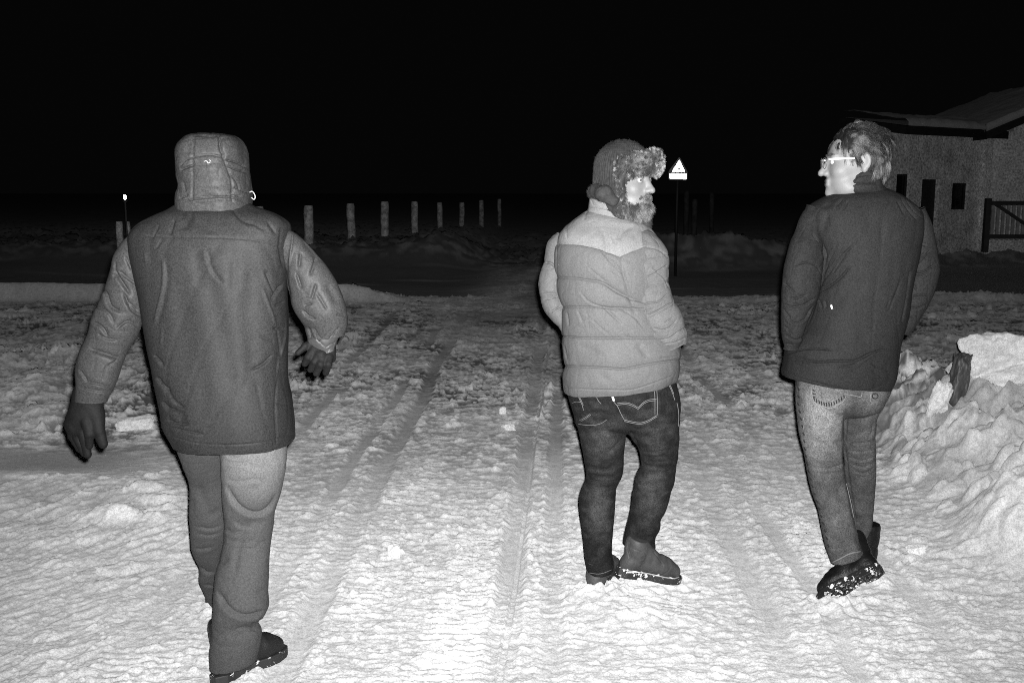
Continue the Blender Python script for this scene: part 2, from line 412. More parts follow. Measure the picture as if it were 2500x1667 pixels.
def build_ground():
    th = np.concatenate([np.linspace(-math.pi, -0.66, 110, endpoint=False), np.linspace(-0.66, 0.66, 1500, endpoint=False),
                         np.linspace(0.66, math.pi, 110, endpoint=False)])
    r = np.concatenate([np.linspace(0.15, 2.2, 30, endpoint=False), 1.0 / np.linspace(1 / 2.2, 1 / 14.0, 860, endpoint=False),
                        1.0 / np.linspace(1 / 14.0, 1 / 60.0, 190, endpoint=False), np.geomspace(60, 1500, 40)])
    R, T = np.meshgrid(r, th, indexing='ij')
    x = (R * np.sin(T)).ravel(); y = (R * np.cos(T)).ravel()
    z, crumb = Hground(x, y, True)
    V = np.stack([x, y, z], 1); nc = len(th)
    Q = grid_quads(len(r), nc, True)[:, ::-1]
    c = len(V); V = np.concatenate([V, [[0, 0, 0]]]); crumb = np.r_[crumb, 0]
    k = np.arange(nc); Tt = np.stack([np.full(nc, c), (k + 1) % nc, k], 1)
    me = new_mesh('ground', V, Q, Tt)
    x = V[:, 0]; y = V[:, 1]
    thr = np.exp(-((x - 0.55 - 0.02 * y) / 1.5) ** 4)
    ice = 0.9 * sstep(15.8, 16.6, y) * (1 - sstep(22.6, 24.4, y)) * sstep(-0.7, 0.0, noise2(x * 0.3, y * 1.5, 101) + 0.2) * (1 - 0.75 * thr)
    ice = np.maximum(ice, 0.9 * sstep(24.8, 28, y + 1.0 * noise2(x * 0.5, y * 0.5, 104)))  # distant ground darkened in colour to sink into the night
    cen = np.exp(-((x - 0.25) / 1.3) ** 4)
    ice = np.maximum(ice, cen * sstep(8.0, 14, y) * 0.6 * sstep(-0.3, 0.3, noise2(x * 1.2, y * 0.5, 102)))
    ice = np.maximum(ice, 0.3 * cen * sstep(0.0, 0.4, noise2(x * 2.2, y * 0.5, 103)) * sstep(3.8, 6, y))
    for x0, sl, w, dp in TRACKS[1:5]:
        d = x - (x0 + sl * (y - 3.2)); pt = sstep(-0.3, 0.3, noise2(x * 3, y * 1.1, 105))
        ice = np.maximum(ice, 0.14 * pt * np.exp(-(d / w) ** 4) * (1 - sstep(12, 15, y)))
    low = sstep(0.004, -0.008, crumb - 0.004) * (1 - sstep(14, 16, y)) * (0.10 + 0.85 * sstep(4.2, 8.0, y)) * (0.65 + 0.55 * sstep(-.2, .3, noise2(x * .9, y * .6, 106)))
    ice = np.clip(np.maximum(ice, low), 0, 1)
    ice = np.maximum(ice, sstep(21, 23, y) * (0.55 + 0.4 * sstep(-0.3, 0.12, noise2(x * 3, y * 3, 107))))  # snow past the cross road painted dim for the night
    set_attr(me, 'ice', ice); set_attr(me, 'bare', sstep(27, 31, y + noise2(x * .4, y * .4, 108)))  # bare marks far ground toned to merge with the night sky
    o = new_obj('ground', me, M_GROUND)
    tag(o, kind='structure')
build_ground()

# ---------------------------------------------------------------- loose blocks of snow
def chunk(name, loc, size, seed, mat, rot=0.0, tilt=(0, 0), blocky=2.6):
    import bmesh
    bm = bmesh.new(); bmesh.ops.create_icosphere(bm, subdivisions=5, radius=1.0)
    V = np.array([v.co[:] for v in bm.verts]); T = np.array([[v.index for v in f.verts] for f in bm.faces]); bm.free()
    n = np.sum(np.abs(V) ** blocky, 1) ** (-1.0 / blocky); V = V * n[:, None]
    d = 1 + 0.22 * noise3(V[:, 0] * 1.4, V[:, 1] * 1.4, V[:, 2] * 1.4, seed) + 0.10 * noise3(V[:, 0] * 4, V[:, 1] * 4, V[:, 2] * 4, seed + 1) \
        + 0.05 * noise3(V[:, 0] * 11, V[:, 1] * 11, V[:, 2] * 11, seed + 2)
    rs = np.random.RandomState(seed)
    for _ in range(5):    # broken flat faces
        nn = unit(rs.normal(size=3)); lim = rs.uniform(0.62, 0.85)
        s = V @ nn; V = V - np.maximum(0, s - lim)[:, None] * nn * 0.92
    V = V * d[:, None] * np.array(size)
    cx, sx = math.cos(tilt[0]), math.sin(tilt[0]); V = V @ np.array([[1, 0, 0], [0, cx, sx], [0, -sx, cx]])
    cy, sy = math.cos(tilt[1]), math.sin(tilt[1]); V = V @ np.array([[cy, 0, -sy], [0, 1, 0], [sy, 0, cy]])
    cz, sz = math.cos(rot), math.sin(rot); V = V @ np.array([[cz, sz, 0], [-sz, cz, 0], [0, 0, 1]])
    o = new_obj(name, new_mesh(name, V, tris=T), mat); o.location = tuple(loc)
    return o

def put_chunk(px, py, size, seed, label, rot=0.0, tilt=(0, 0), mat=None, lift=0.6, name='snow_lump', Y=None, blocky=2.6):
    g = on_ground(px, py)
    x, y = g[0], g[1]
    if Y is not None:
        g = at(px, py, Y); x, y = g[0], Y
    z = ground_z(x, y) + size[2] * lift
    o = chunk(name, (x, y, z), size, seed, mat or M_SNOW, rot, tilt, blocky)
    tag(o, label, 'snow lump', 'loose lumps of snow')
    return o

M_DARKICE = material('dark_ice', 0.075, 0.5, 0.4, var=0.35, vscale=9)  # dark mottled grey for the standing block
put_chunk(330, 1040, (0.125, 0.07, 0.055), 5, 'flat slab of bright snow lying left of the hooded man', 0.2, (0.1, -0.12))
put_chunk(965, 1352, (0.032, 0.03, 0.04), 8, 'small upright lump of snow in the middle of the near way', 0.6)
put_chunk(1243, 1052, (0.055, 0.04, 0.025), 12, 'shallow rounded lump of snow beside the wheel rut', 0.3)
put_chunk(1228, 1012, (0.03, 0.025, 0.03), 14, 'tiny round lump of snow just behind the shallow one by the rut', 0.1)
put_chunk(2240, 1352, (0.05, 0.035, 0.024), 17, 'small oval lump of snow right of the dark boot sole', 0.0)
put_chunk(2298, 1000, (0.065, 0.05, 0.13), 21, 'bright upright slab of snow against the dark block on the right bank', 0.5, (0.15, 0.25), Y=6.3, lift=0.7, name='snow_slab', blocky=4)
put_chunk(2342, 1010, (0.075, 0.06, 0.17), 23, 'dark block of ice standing in the right snow bank', 0.15, (0.05, 0.12), mat=M_DARKICE, Y=6.4, lift=0.45, name='ice_block', blocky=5)
put_chunk(2455, 960, (0.27, 0.22, 0.20), 27, 'large pale block of snow at the right edge beside the dark block', 0.25, (-0.1, 0.1), Y=6.4, lift=0.6, name='snow_block', blocky=3.4)
# ---------------------------------------------------------------- fence posts
M_POST = material('pale_post_paint', 0.62, 0.8, 0.2, var=0.65, vscale=7, grain=.4, gscale=30)
M_DARKPOST = material('dimmed_far_post', 0.10, 0.8, 0.2, var=0.5, vscale=6)  # far posts coloured darker so they look faint in the night
POSTS = [  # px, top, base, width px, depth
    (634, 504, 606, 19, 22.6, 'short pale post partly hidden behind the hood of the left man'),
    (753, 502, 602, 22, 24.0, 'widest pale post, standing nearest right of the hooded man'),
    (855, 497, 587, 19, 26.8, 'second pale post to the right of the hooded man'),
    (939, 492, 576, 19, 28.8, 'third pale post to the right of the hooded man'),
    (1012, 492, 573, 16, 31.0, 'fourth pale post to the right of the hooded man'),
    (1073, 494, 563, 13, 35.5, 'fifth post to the right of the hooded man, dimmer than its neighbours'),
    (1128, 494, 559, 12, 37.5, 'sixth post to the right of the hooded man'),
    (1175, 489, 549, 11, 40.5, 'seventh post to the right of the hooded man, thin and far'),
    (1219, 486, 540, 9, 46.0, 'farthest and faintest post of the row, nearest the road'),
    (291, 541, 640, 16, 21.0, 'pale post seen just left of the hooded man below the bright light'),
    (312, 541, 640, 10, 21.6, 'narrow pale post touching the left shoulder of the hooded man'),
    (1677, 466, 530, 12, 38.0, 'faint post under the warning sign, left of its pair'),
    (1697, 486, 530, 14, 36.0, 'faint stubby post under the warning sign, right of its pair'),
    (1738, 470, 524, 11, 41.0, 'faint lone post to the right of the warning sign'),
]
for i, (px, yt, yb, w, Y, lab) in enumerate(POSTS):
    T = at(px, yt, Y); B = at(px, yb, Y); hw = w / FPX * Y / 2
    gz = min(ground_z(B[0], Y), B[2]) - 0.15
    n = 16; zz = np.linspace(gz, T[2], n)
    lean = 0.02 * math.sin(i * 2.3)
    mb = MB()
    P = np.stack([T[0] + lean * (zz - zz[-1]), np.full(n, Y), zz], 1)
    V, Q, Tt = tube_arrays(P, np.array([hw * 1.05] * (n - 1) + [hw * 0.9]), 14)
    V[:, 0] += 0.05 * hw * np.sin(V[:, 2] * 9 + i); mb.add(V, Q, Tt)
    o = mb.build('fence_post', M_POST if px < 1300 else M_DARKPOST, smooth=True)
    tag(o, lab, 'post', 'bare posts along the far road')

# ---------------------------------------------------------------- marker pole with a light
def pole_lamp():
    Y = 19.5
    T = at(305, 483, Y); B = at(305, 640, Y); gz = ground_z(T[0], Y)
    root = empty('lamp_pole', (T[0], Y, gz))
    tag(root, 'thin dark pole with one small bright light on top, left of the hooded man', 'lamp')
    M_POLE = material('dark_pole', 0.10, 0.5, 0.4, var=0.2)
    V, Q, Tt = tube_arrays([(T[0], Y, gz - 0.2), (T[0], Y, gz + 0.6), (T[0], Y, T[2] - 0.05)], 0.017, 12)
    MB().add(V, Q, Tt).build('pole', M_POLE, root, True)
    V, Q, Tt = tube_arrays([(T[0], Y, T[2] - 0.085), (T[0], Y, T[2] - 0.055), (T[0], Y, T[2] - 0.05)], [0.03, 0.05, 0.05], 16)
    MB().add(V, Q, Tt).build('lamp_holder', M_POLE, root, True)
    m = bpy.data.materials.new('lit_lamp_glass'); m.use_nodes = True
    bs = m.node_tree.nodes['Principled BSDF']; bs.inputs['Base Color'].default_value = (0.8, 0.8, 0.8, 1)
    bs.inputs['Emission Color'].default_value = (1, 1, 1, 1); bs.inputs['Emission Strength'].default_value = 40
    tcn = m.node_tree.nodes.new('ShaderNodeTexNoise'); tcn.inputs['Scale'].default_value = 3
    a = np.linspace(0, math.pi, 14)
    P = np.stack([np.full(14, T[0]), np.full(14, Y), T[2] + 0.034 * -np.cos(a) * 1.4 + 0.01], 1)
    V, Q, Tt = tube_arrays(P, 0.030 * np.sin(a) + 0.001, 18)
    MB().add(V, Q, Tt).build('lamp_globe', m, root, True)
pole_lamp()

# ---------------------------------------------------------------- warning sign
def sign():
    Y = 21.0
    s = Y / FPX
    M_FACE = material('reflective_sheet', 0.95, 0.26, 0.5, metal=1.0, var=0.02)
    M_EDGE = material('dull_sign_border', 0.30, 0.7, 0.3, var=0.1)
    M_INK = material('black_sign_ink', 0.02, 0.6, 0.2, var=0.1)
    M_POLE = material('grey_sign_pole', 0.02, 0.6, 0.4, var=0.1)
    C = at(1656, 415, Y)
    gz = ground_z(C[0], Y + 0.1)
    root = empty('warning_sign', (C[0], Y, gz))
    tag(root, 'triangular warning sign over a white panel, shining between the two men', 'sign')
    # board leans square to the viewer of the road
    n = unit(np.array((0.04, 0.0, EYE + 0.06)) - C); X = unit(np.cross((0, 0, 1), n)) ; U = np.cross(n, X)
    X = X if X[0] > 0 else -X
    U = U if U[2] > 0 else -U
    def plate(poly, off, th, name, mat, parent):
        P = np.array([C + X * (a - 1656) * s + U * (415 - b) * s + n * off for a, b in poly])
        k = len(P); V = np.concatenate([P, P - n * th])
        import bmesh
        bm = bmesh.new(); vs_ = [bm.verts.new(v) for v in V]
        bm.faces.new(vs_[:k]); bm.faces.new(vs_[k:][::-1])
        for i in range(k): bm.faces.new((vs_[i], vs_[i + k], vs_[(i + 1) % k + k], vs_[(i + 1) % k]))
        bmesh.ops.recalc_face_normals(bm, faces=list(bm.faces))
        bmesh.ops.triangulate(bm, faces=list(bm.faces))
        me = bpy.data.meshes.new(name); bm.to_mesh(me); bm.free()
        return new_obj(name, me, mat, parent)
    def rnd(poly, r=3.0):
        out = []; k = len(poly)
        for i in range(k):
            p0 = np.array(poly[i - 1], float); p = np.array(poly[i], float); p2 = np.array(poly[(i + 1) % k], float)
            a = p + unit(p0 - p) * r; b = p + unit(p2 - p) * r
            for t in (0, .33, .67, 1): out.append((1 - t) ** 2 * a + 2 * t * (1 - t) * p + t * t * b)
        return out
    brd = plate(rnd([(1658, 384), (1678, 420), (1678, 440), (1633, 438.5), (1633, 418)], 4), 0, 0.02, 'sign_board', M_EDGE, root)
    plate(rnd([(1658, 390.5), (1672.5, 420), (1641, 419.5)], 3), 0.006, 0.004, 'sign_triangle', M_FACE, root)
    plate(rnd([(1635.5, 423), (1676, 423.5), (1676, 437.5), (1635.5, 436)], 3), 0.006, 0.004, 'sign_panel', M_FACE, root)
    plate([(1654, 410.5), (1661, 411), (1661.5, 414), (1657, 413.7), (1653.5, 412.8)], 0.010, 0.003, 'sign_symbol', M_INK, root)
    V, Q, Tt = tube_arrays([(C[0], Y + 0.06, gz - 0.2), (C[0], Y + 0.06, 1.5), (C[0], Y + 0.06, C[2] + 0.1)], 0.03, 12)
    MB().add(V, Q, Tt).build('sign_pole', M_POLE, root, True)
sign()

# ---------------------------------------------------------------- house at the right
def house():
    M_WALL = material('pale_render_wall', 0.75, 0.9, 0.1, grain=.6, gscale=20, var=0.28, vscale=2.5, bump=0.4, bscale=60)
    M_DARK = material('dark_wood', 0.03, 0.7, 0.3, var=0.3)
    M_GLASS = material('dark_window_glass', 0.01, 0.15, 0.2, var=0.05)
    M_EAVE = material('dark_eave_boards', 0.02, 0.8, 0.2, var=0.3)
    cor = at(2425, 340, 24.6); lft = at(2168, 331, 22.6)
    base = ground_z(lft[0], 23.5) - 0.3
    root = empty('house', (lft[0], lft[1], base))
    tag(root, 'low pale house with dark door and windows under a snowy roof', 'house')
    d = unit((cor - lft) * (1, 1, 0)); nrm = np.array((d[1], -d[0], 0.0))      # towards the camera
    if nrm[1] > 0: nrm = -nrm
    eave_z = 2.95
    start = lft - d * 0.1
    L = np.linalg.norm((cor - start)[:2])
    def W(u, z, off=0.0):     # along the long wall
        p = start + d * u + nrm * off; return np.array((p[0], p[1], z))
    def ux(px, py):           # where pixel meets the long wall: (u, z)
        a = (px - 1250.0) / FPX; b = -(py - 833.5) / FPX
        r = np.array((a, b * SP + CP, b * CP - SP)); o = np.array((0, 0, EYE))
        t = np.dot(start - o, nrm) / np.dot(r, nrm); p = o + r * t
        return np.dot(p - start, d), p[2]
    def slab(name, u0, u1, z0, z1, off0, off1, mat, parent, bevel=0.0):
        c = (W(u0, z0, off0) + W(u1, z1, off1)) / 2
        h = ((u1 - u0) / 2, abs(off1 - off0) / 2, (z1 - z0) / 2)
        return MB().box(c, h, (d, nrm, (0, 0, 1)), bevel).build(name, mat, parent)
    # openings
    ops = []
    for (x0, x1, yt, yb, kind) in ((2190, 2222, 425, 486, 'window'), (2252, 2295, 438, 600, 'door'), (2326, 2365, 447, 512, 'window')):
        u0, zt = ux(x0, yt); u1, _ = ux(x1, yt); _, zb = ux(x0, yb)
        ops.append((u0, u1, max(zb, 0.1) if kind == 'window' else base + 0.35, zt, kind))
    mb = MB(); u = 0.0
    for (u0, u1, zb, zt, k) in ops:
        mb.box((W(u, base, -0.3) + W(u0, eave_z + .1, 0)) / 2, ((u0 - u) / 2, .15, (eave_z + .1 - base) / 2), (d, nrm, (0, 0, 1)))
        mb.box((W(u0, zt, -0.3) + W(u1, eave_z + .1, 0)) / 2, ((u1 - u0) / 2, .15, (eave_z + .1 - zt) / 2), (d, nrm, (0, 0, 1)))
        mb.box((W(u0, base, -0.3) + W(u1, zb, 0)) / 2, ((u1 - u0) / 2, .15, (zb - base) / 2), (d, nrm, (0, 0, 1)))
        u = u1
    mb.box((W(u, base, -0.3) + W(L, eave_z + .1, 0)) / 2, ((L - u) / 2, .15, (eave_z + .1 - base) / 2), (d, nrm, (0, 0, 1)))
    # back and end walls
    mb.box((W(0, base, -1.2) + W(L, eave_z, -1.1)) / 2, (L / 2, .15, (eave_z - base) / 2), (d, nrm, (0, 0, 1)))
    mb.box((W(0, base, -1.1) + W(.3, eave_z, -.3)) / 2, (.15, .4, (eave_z - base) / 2), (d, nrm, (0, 0, 1)))
    mb.build('wall', M_WALL, root)
    for (u0, u1, zb, zt, k) in ops:
        if k == 'window':
            f = MB()
            fw = 0.045
            f.box((W(u0, zb, -.13) + W(u0 + fw, zt, -.07)) / 2, (fw / 2, .03, (zt - zb) / 2), (d, nrm, (0, 0, 1)))
            f.box((W(u1 - fw, zb, -.13) + W(u1, zt, -.07)) / 2, (fw / 2, .03, (zt - zb) / 2), (d, nrm, (0, 0, 1)))
            f.box((W(u0 + fw, zt - fw, -.13) + W(u1 - fw, zt, -.07)) / 2, ((u1 - u0) / 2 - fw, .03, fw / 2), (d, nrm, (0, 0, 1)))
            f.box((W(u0 + fw, zb, -.13) + W(u1 - fw, zb + fw, -.07)) / 2, ((u1 - u0) / 2 - fw, .03, fw / 2), (d, nrm, (0, 0, 1)))
            wo = f.build('window', M_DARK, root)
            slab('pane', u0 + fw, u1 - fw, zb + fw, zt - fw, -.11, -.10, M_GLASS, wo)
        else:
            dr = slab('door', u0, u1, zb, zt, -.16, -.11, M_DARK, root)
            V, Q, Tt = tube_arrays([W(u0 + .08, 1.05, -.11), W(u0 + .08, 1.05, -.05), W(u0 + .18, 1.05, -.05)], 0.012, 8)
            MB().add(V, Q, Tt).build('handle', M_EDGE2, dr, True)
    # roof of the long wing: fascia, boards, snow above
    def prism(pts_a, pts_b, name, mat, parent, sub=None):
        V = np.array(list(pts_a) + list(pts_b)); k = len(pts_a)
        import bmesh
        bm = bmesh.new(); vv = [bm.verts.new(v) for v in V]
        bm.faces.new(vv[:k]); bm.faces.new(vv[k:][::-1])
        for i in range(k): bm.faces.new((vv[i], vv[i + k], vv[(i + 1) % k + k], vv[(i + 1) % k]))
        bmesh.ops.recalc_face_normals(bm, faces=list(bm.faces))
        me = bpy.data.meshes.new(name); bm.to_mesh(me); bm.free()
        return new_obj(name, me, mat, parent)
    oh = 0.55
    def roofsec(u): return [W(u, eave_z - .05, oh), W(u, eave_z + .13, oh), W(u, eave_z + .42, -1.3), W(u, eave_z + .24, -1.3)]
    rf = prism(roofsec(-.02), roofsec(L + 2.0), 'roof', M_EAVE, root)
    # snow blanket with an uneven lip
    n1, n2 = 120, 24
    uu = np.linspace(-.02, L + 1.2, n1); tt = np.linspace(0, 1, n2)
    A, B = np.meshgrid(uu, tt, indexing='ij'); A = A.ravel(); B = B.ravel()
    off = (oh + .06) - B * (1.25 + oh); zt = eave_z + .13 + B * .29
    th = (0.16 + 0.07 * noise2(A * 1.1, B * 2, 201) + 0.03 * noise2(A * 4, B * 9, 202)) * np.minimum(1, B * 25 + 0.55)
    top = np.array([W(a, z, o) for a, z, o in zip(A, zt + th, off + 0.05 * noise2(A * 3, B * 5, 203) * (B < .1))])
    bot = np.array([W(a, z, o) for a, z, o in zip(A, zt + 0.004, off)])
    q = grid_quads(n1, n2); k = len(top)
    edge = [(i * n2) for i in range(n1)]
    eq = np.array([[edge[i], edge[i + 1], edge[i + 1] + k, edge[i] + k] for i in range(n1 - 1)])
    me = new_mesh('roof_snow', np.concatenate([top, bot]), np.concatenate([q, q[:, ::-1] + k, eq]))
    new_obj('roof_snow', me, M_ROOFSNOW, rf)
    # gabled wing at the far right, its front a little proud of the corner
    Yg = 24.0
    g0 = at(2427, 340, Yg)[0]; g1 = g0 + 5.2; gm = (g0 + g1) / 2
    za = at(2430, 326, Yg)[2]; rise = 0.42
    zap = za + (gm - g0) * rise
    wing = prism([(g0, Yg, base), (g0, Yg, za), (gm, Yg, zap), (g1, Yg, za), (g1, Yg, base)],
                 [(g0, Yg + 6, base), (g0, Yg + 6, za), (gm, Yg + 6, zap), (g1, Yg + 6, za), (g1, Yg + 6, base)], 'wall', M_WALL, root)
    x0 = g0 - 0.42
    def gr(x, yy, t): return (x, yy, za + min(x - g0, g1 - x) * rise + t)
    a0 = [gr(x0, Yg - .5, .01), gr(gm, Yg - .5, .01), gr(g1 + .4, Yg - .5, .01), gr(g1 + .4, Yg - .5, .2), gr(gm, Yg - .5, .2), gr(x0, Yg - .5, .2)]
    a1 = [(p[0], Yg + 6.3, p[2]) for p in a0]
    rf2 = prism(a0, a1, 'roof', M_EAVE, root)
    n1, n2 = 70, 60
    xs = np.linspace(x0 - .05, gm, n1); ys = np.linspace(Yg - .56, Yg + 6.0, n2)
    A, B = np.meshgrid(xs, ys, indexing='ij'); A = A.ravel(); B = B.ravel()
    zb_ = za + (A - g0) * rise + .204
    th = 0.20 + 0.06 * noise2(A * 1.3, B * 1.3, 205) + 0.03 * noise2(A * 5, B * 5, 206)
    top = np.stack([A, B, zb_ + th], 1); bot = np.stack([A, B, zb_], 1); k = len(top)
    q = grid_quads(n1, n2)
    e1 = [i * n2 for i in range(n1)]; e2 = list(range(n2))
    eq = [[e1[i], e1[i + 1], e1[i + 1] + k, e1[i] + k] for i in range(n1 - 1)] + [[e2[i], e2[i + 1], e2[i + 1] + k, e2[i] + k] for i in range(n2 - 1)]
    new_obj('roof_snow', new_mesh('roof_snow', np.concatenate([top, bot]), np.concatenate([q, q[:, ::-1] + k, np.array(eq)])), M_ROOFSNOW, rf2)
M_EDGE2 = material('dull_metal', 0.3, 0.4, 0.5, metal=0.8)
house()

def gate():
    M_PALE = material('pale_gate_slats', 0.26, 0.8, 0.2, var=0.3, vscale=12)
    M_BAR = material('dark_gate_bars', 0.035, 0.8, 0.2, var=0.3)
    Y = 19.5
    s = Y / FPX
    P0 = at(2412, 590, Y); P1 = at(2412, 492, Y)
    root = empty('slatted_gate', (P0[0], Y, P0[2]))
    tag(root, 'slatted wooden gate with a diagonal brace before the house', 'gate')
    x0 = P0[0]; zb, zt = P0[2] + .02, P1[2]
    w = 1.5
    for i in range(15):
        xx = x0 + 0.06 + i * 0.1
        MB().box((xx, Y, (zb + zt) / 2), (0.028, 0.010, (zt - zb) / 2 - 0.02), None, 0.003).build('slat', M_PALE, root)
    for z in (zt - .03, zb + .08):
        MB().box((x0 + w / 2, Y - 0.026, z), (w / 2, 0.014, 0.04), None, 0.004).build('rail', M_BAR, root)
    a = unit((0.95, 0, -(zt - zb - .15))); MB().box((x0 + .6, Y - 0.027, (zb + zt) / 2), (.62, .012, .03), (a, (0, 1, 0), np.cross(a, (0, 1, 0))), .003).build('brace', M_BAR, root)
    for xx in (x0 - .05, x0 + w + .05):
        MB().box((xx, Y, (zb + zt) / 2 - 0.08), (0.05, 0.05, (zt - zb) / 2 + 0.14), None, 0.006).build('gate_post', M_BAR, root)
gate()
# ---------------------------------------------------------------- figure tools
def cr(x0, y0, s):
    """converter from enlarged-detail coordinates to photograph pixels"""
    return lambda pts: [(x0 + p[0] / s, y0 + p[1] / s) + tuple(p[2:]) for p in pts]

def spline(A, n):
    """Catmull-Rom through the rows of A at n samples, spaced by the first three columns"""
    A = np.asarray(A, float); m = len(A)
    d = np.r_[0, np.cumsum(np.maximum(1e-4, np.linalg.norm(np.diff(A[:, :3], axis=0), axis=1)) ** 0.75)]
    t = np.linspace(0, d[-1], n); k = np.clip(np.searchsorted(d, t, side='right') - 1, 0, m - 2)
    Tn = np.zeros_like(A)
    dd = np.diff(d)[:, None]; s = np.diff(A, axis=0) / dd
    Tn[1:-1] = (s[:-1] * dd[1:] + s[1:] * dd[:-1]) / (dd[1:] + dd[:-1]); Tn[0] = s[0]; Tn[-1] = s[-1]
    h = (d[k + 1] - d[k])[:, None]; u = ((t - d[k]) / h[:, 0])[:, None]
    return (2 * u**3 - 3 * u**2 + 1) * A[k] + (u**3 - 2 * u**2 + u) * h * Tn[k] + (-2 * u**3 + 3 * u**2) * A[k + 1] + (u**3 - u**2) * h * Tn[k + 1]

def loft(rings, n=160, seg=128, power=2.2, cap0=True, cap1=True):
    """rings: rows of C(3) U(3) W(3): centre, half width vector, half depth vector"""
    R = spline(rings, n)
    a = np.arange(seg) / seg * 2 * math.pi; e = 2.0 / power
    ca, sa = np.cos(a), np.sin(a)
    ca = np.sign(ca) * np.abs(ca) ** e; sa = np.sign(sa) * np.abs(sa) ** e
    V = (R[:, None, 0:3] + R[:, None, 3:6] * ca[None, :, None] + R[:, None, 6:9] * sa[None, :, None]).reshape(-1, 3)
    Q = grid_quads(n, seg, True); T = []
    k = np.arange(seg); k2 = (k + 1) % seg
    ex = []
    if cap0: ex.append(R[0, :3]); T.append(np.stack([np.full(seg, n * seg), k2, k], 1))
    if cap1: ex.append(R[-1, :3]); T.append(np.stack([np.full(seg, n * seg + len(ex) - 1), (n - 1) * seg + k, (n - 1) * seg + k2], 1))
    if ex: V = np.concatenate([V, np.array(ex)])
    T = np.concatenate(T) if T else np.zeros((0, 3), int)
    # outward faces
    c = R[:, :3].mean(0)
    q0 = Q[(n // 2) * seg]; nn = np.cross(V[q0[1]] - V[q0[0]], V[q0[3]] - V[q0[0]])
    if np.dot(nn, V[q0[0]] - R[n // 2, :3]) < 0: Q = Q[:, ::-1]; T = T[:, ::-1]
    return V, Q, T

def torso_rings(rows, Y):
    """rows: (yl, xl, yr, xr, half depth m, depth offset m) in photograph pixels"""
    out = []
    for yl, xl, yr, xr, t, off in rows:
        A = at(xl, yl, Y + off); B = at(xr, yr, Y + off)
        out.append(np.r_[(A + B) / 2, (B - A) / 2, (0, t, 0)])
    return out

def limb_rings(rows, Y):
    """rows: (px, py, half width px across the limb, depth offset m, depth/width ratio[, axis tilt deg])"""
    C = np.array([at(r[0], r[1], Y + r[3]) for r in rows])
    T = np.gradient(C, axis=0); out = []
    for i, r in enumerate(rows):
        t = unit(T[i] * (1, 0.35, 1)); s = unit(np.cross(t, (0, -1, 0))); 
        if len(r) > 5:
            q = math.radians(r[5]); s = unit(s * math.cos(q) + np.cross((0, 1, 0), s) * math.sin(q))
        w = r[2] / FPX * (Y + r[3]); dvec = unit(np.cross(s, np.cross((0, 1, 0), s) ))
        D = np.array((0, 1.0, 0)); D = unit(D - 0.5 * t * np.dot(D, t)) 
        out.append(np.r_[C[i], s * w, D * w * r[4]])
    return out

def hem(rings, inset=0.93, up=0.05, updir=(0, 0, 1)):
    """turn the last ring inwards so the cloth has an edge and a hollow"""
    l = np.array(rings[-1]); a = l.copy(); a[3:9] *= inset; b = a.copy(); b[:3] += np.array(updir) * up; b[3:9] *= 0.97
    m = l.copy(); m[3:9] *= 0.985; m[:3] -= np.array(updir) * 0.006
    return list(rings) + [m, a, b]

def tri_of(Q, T):
    q = np.asarray(Q); t = [q[:, [0, 1, 2]], q[:, [0, 2, 3]]]
    if T is not None and len(T): t.append(np.asarray(T))
    return np.concatenate(t)

def vnormals(V, F):
    n = np.cross(V[F[:, 1]] - V[F[:, 0]], V[F[:, 2]] - V[F[:, 0]])
    N = np.zeros_like(V)
    for k in range(3):
        for c in range(3): N[:, c] += np.bincount(F[:, k], n[:, c], len(V))
    return N / (np.linalg.norm(N, axis=1)[:, None] + 1e-12)

def seg_dist(P, line):
    """distance, signed side and 0..1 run of points P to a polyline"""
    line = np.asarray(line, float)[:, :2]
    sl = np.linalg.norm(np.diff(line, axis=0), axis=1); cum = np.r_[0, np.cumsum(sl)]; tot = cum[-1] + 1e-9
    best = np.full(len(P), 1e9); side = np.zeros(len(P)); run = np.zeros(len(P))
    for i in range(len(line) - 1):
        a, b = line[i], line[i + 1]; ab = b - a; L2 = (ab @ ab) + 1e-9
        t = np.clip(((P - a) @ ab) / L2, 0, 1); q = P - a - t[:, None] * ab
        d = np.hypot(q[:, 0], q[:, 1]); m = d < best
        best = np.where(m, d, best); cz = ab[0] * (P[:, 1] - a[1]) - ab[1] * (P[:, 0] - a[0])
        side = np.where(m, np.sign(cz), side); run = np.where(m, (cum[i] + t * sl[i]) / tot, run)
    return best, side, run

def smooth_line(pts, n=6):
    P = np.array([p[:2] for p in pts], float)
    if len(P) < 3: return P
    A = np.c_[P, np.zeros(len(P))]
    return spline(A, (len(P) - 1) * n + 1)[:, :2]

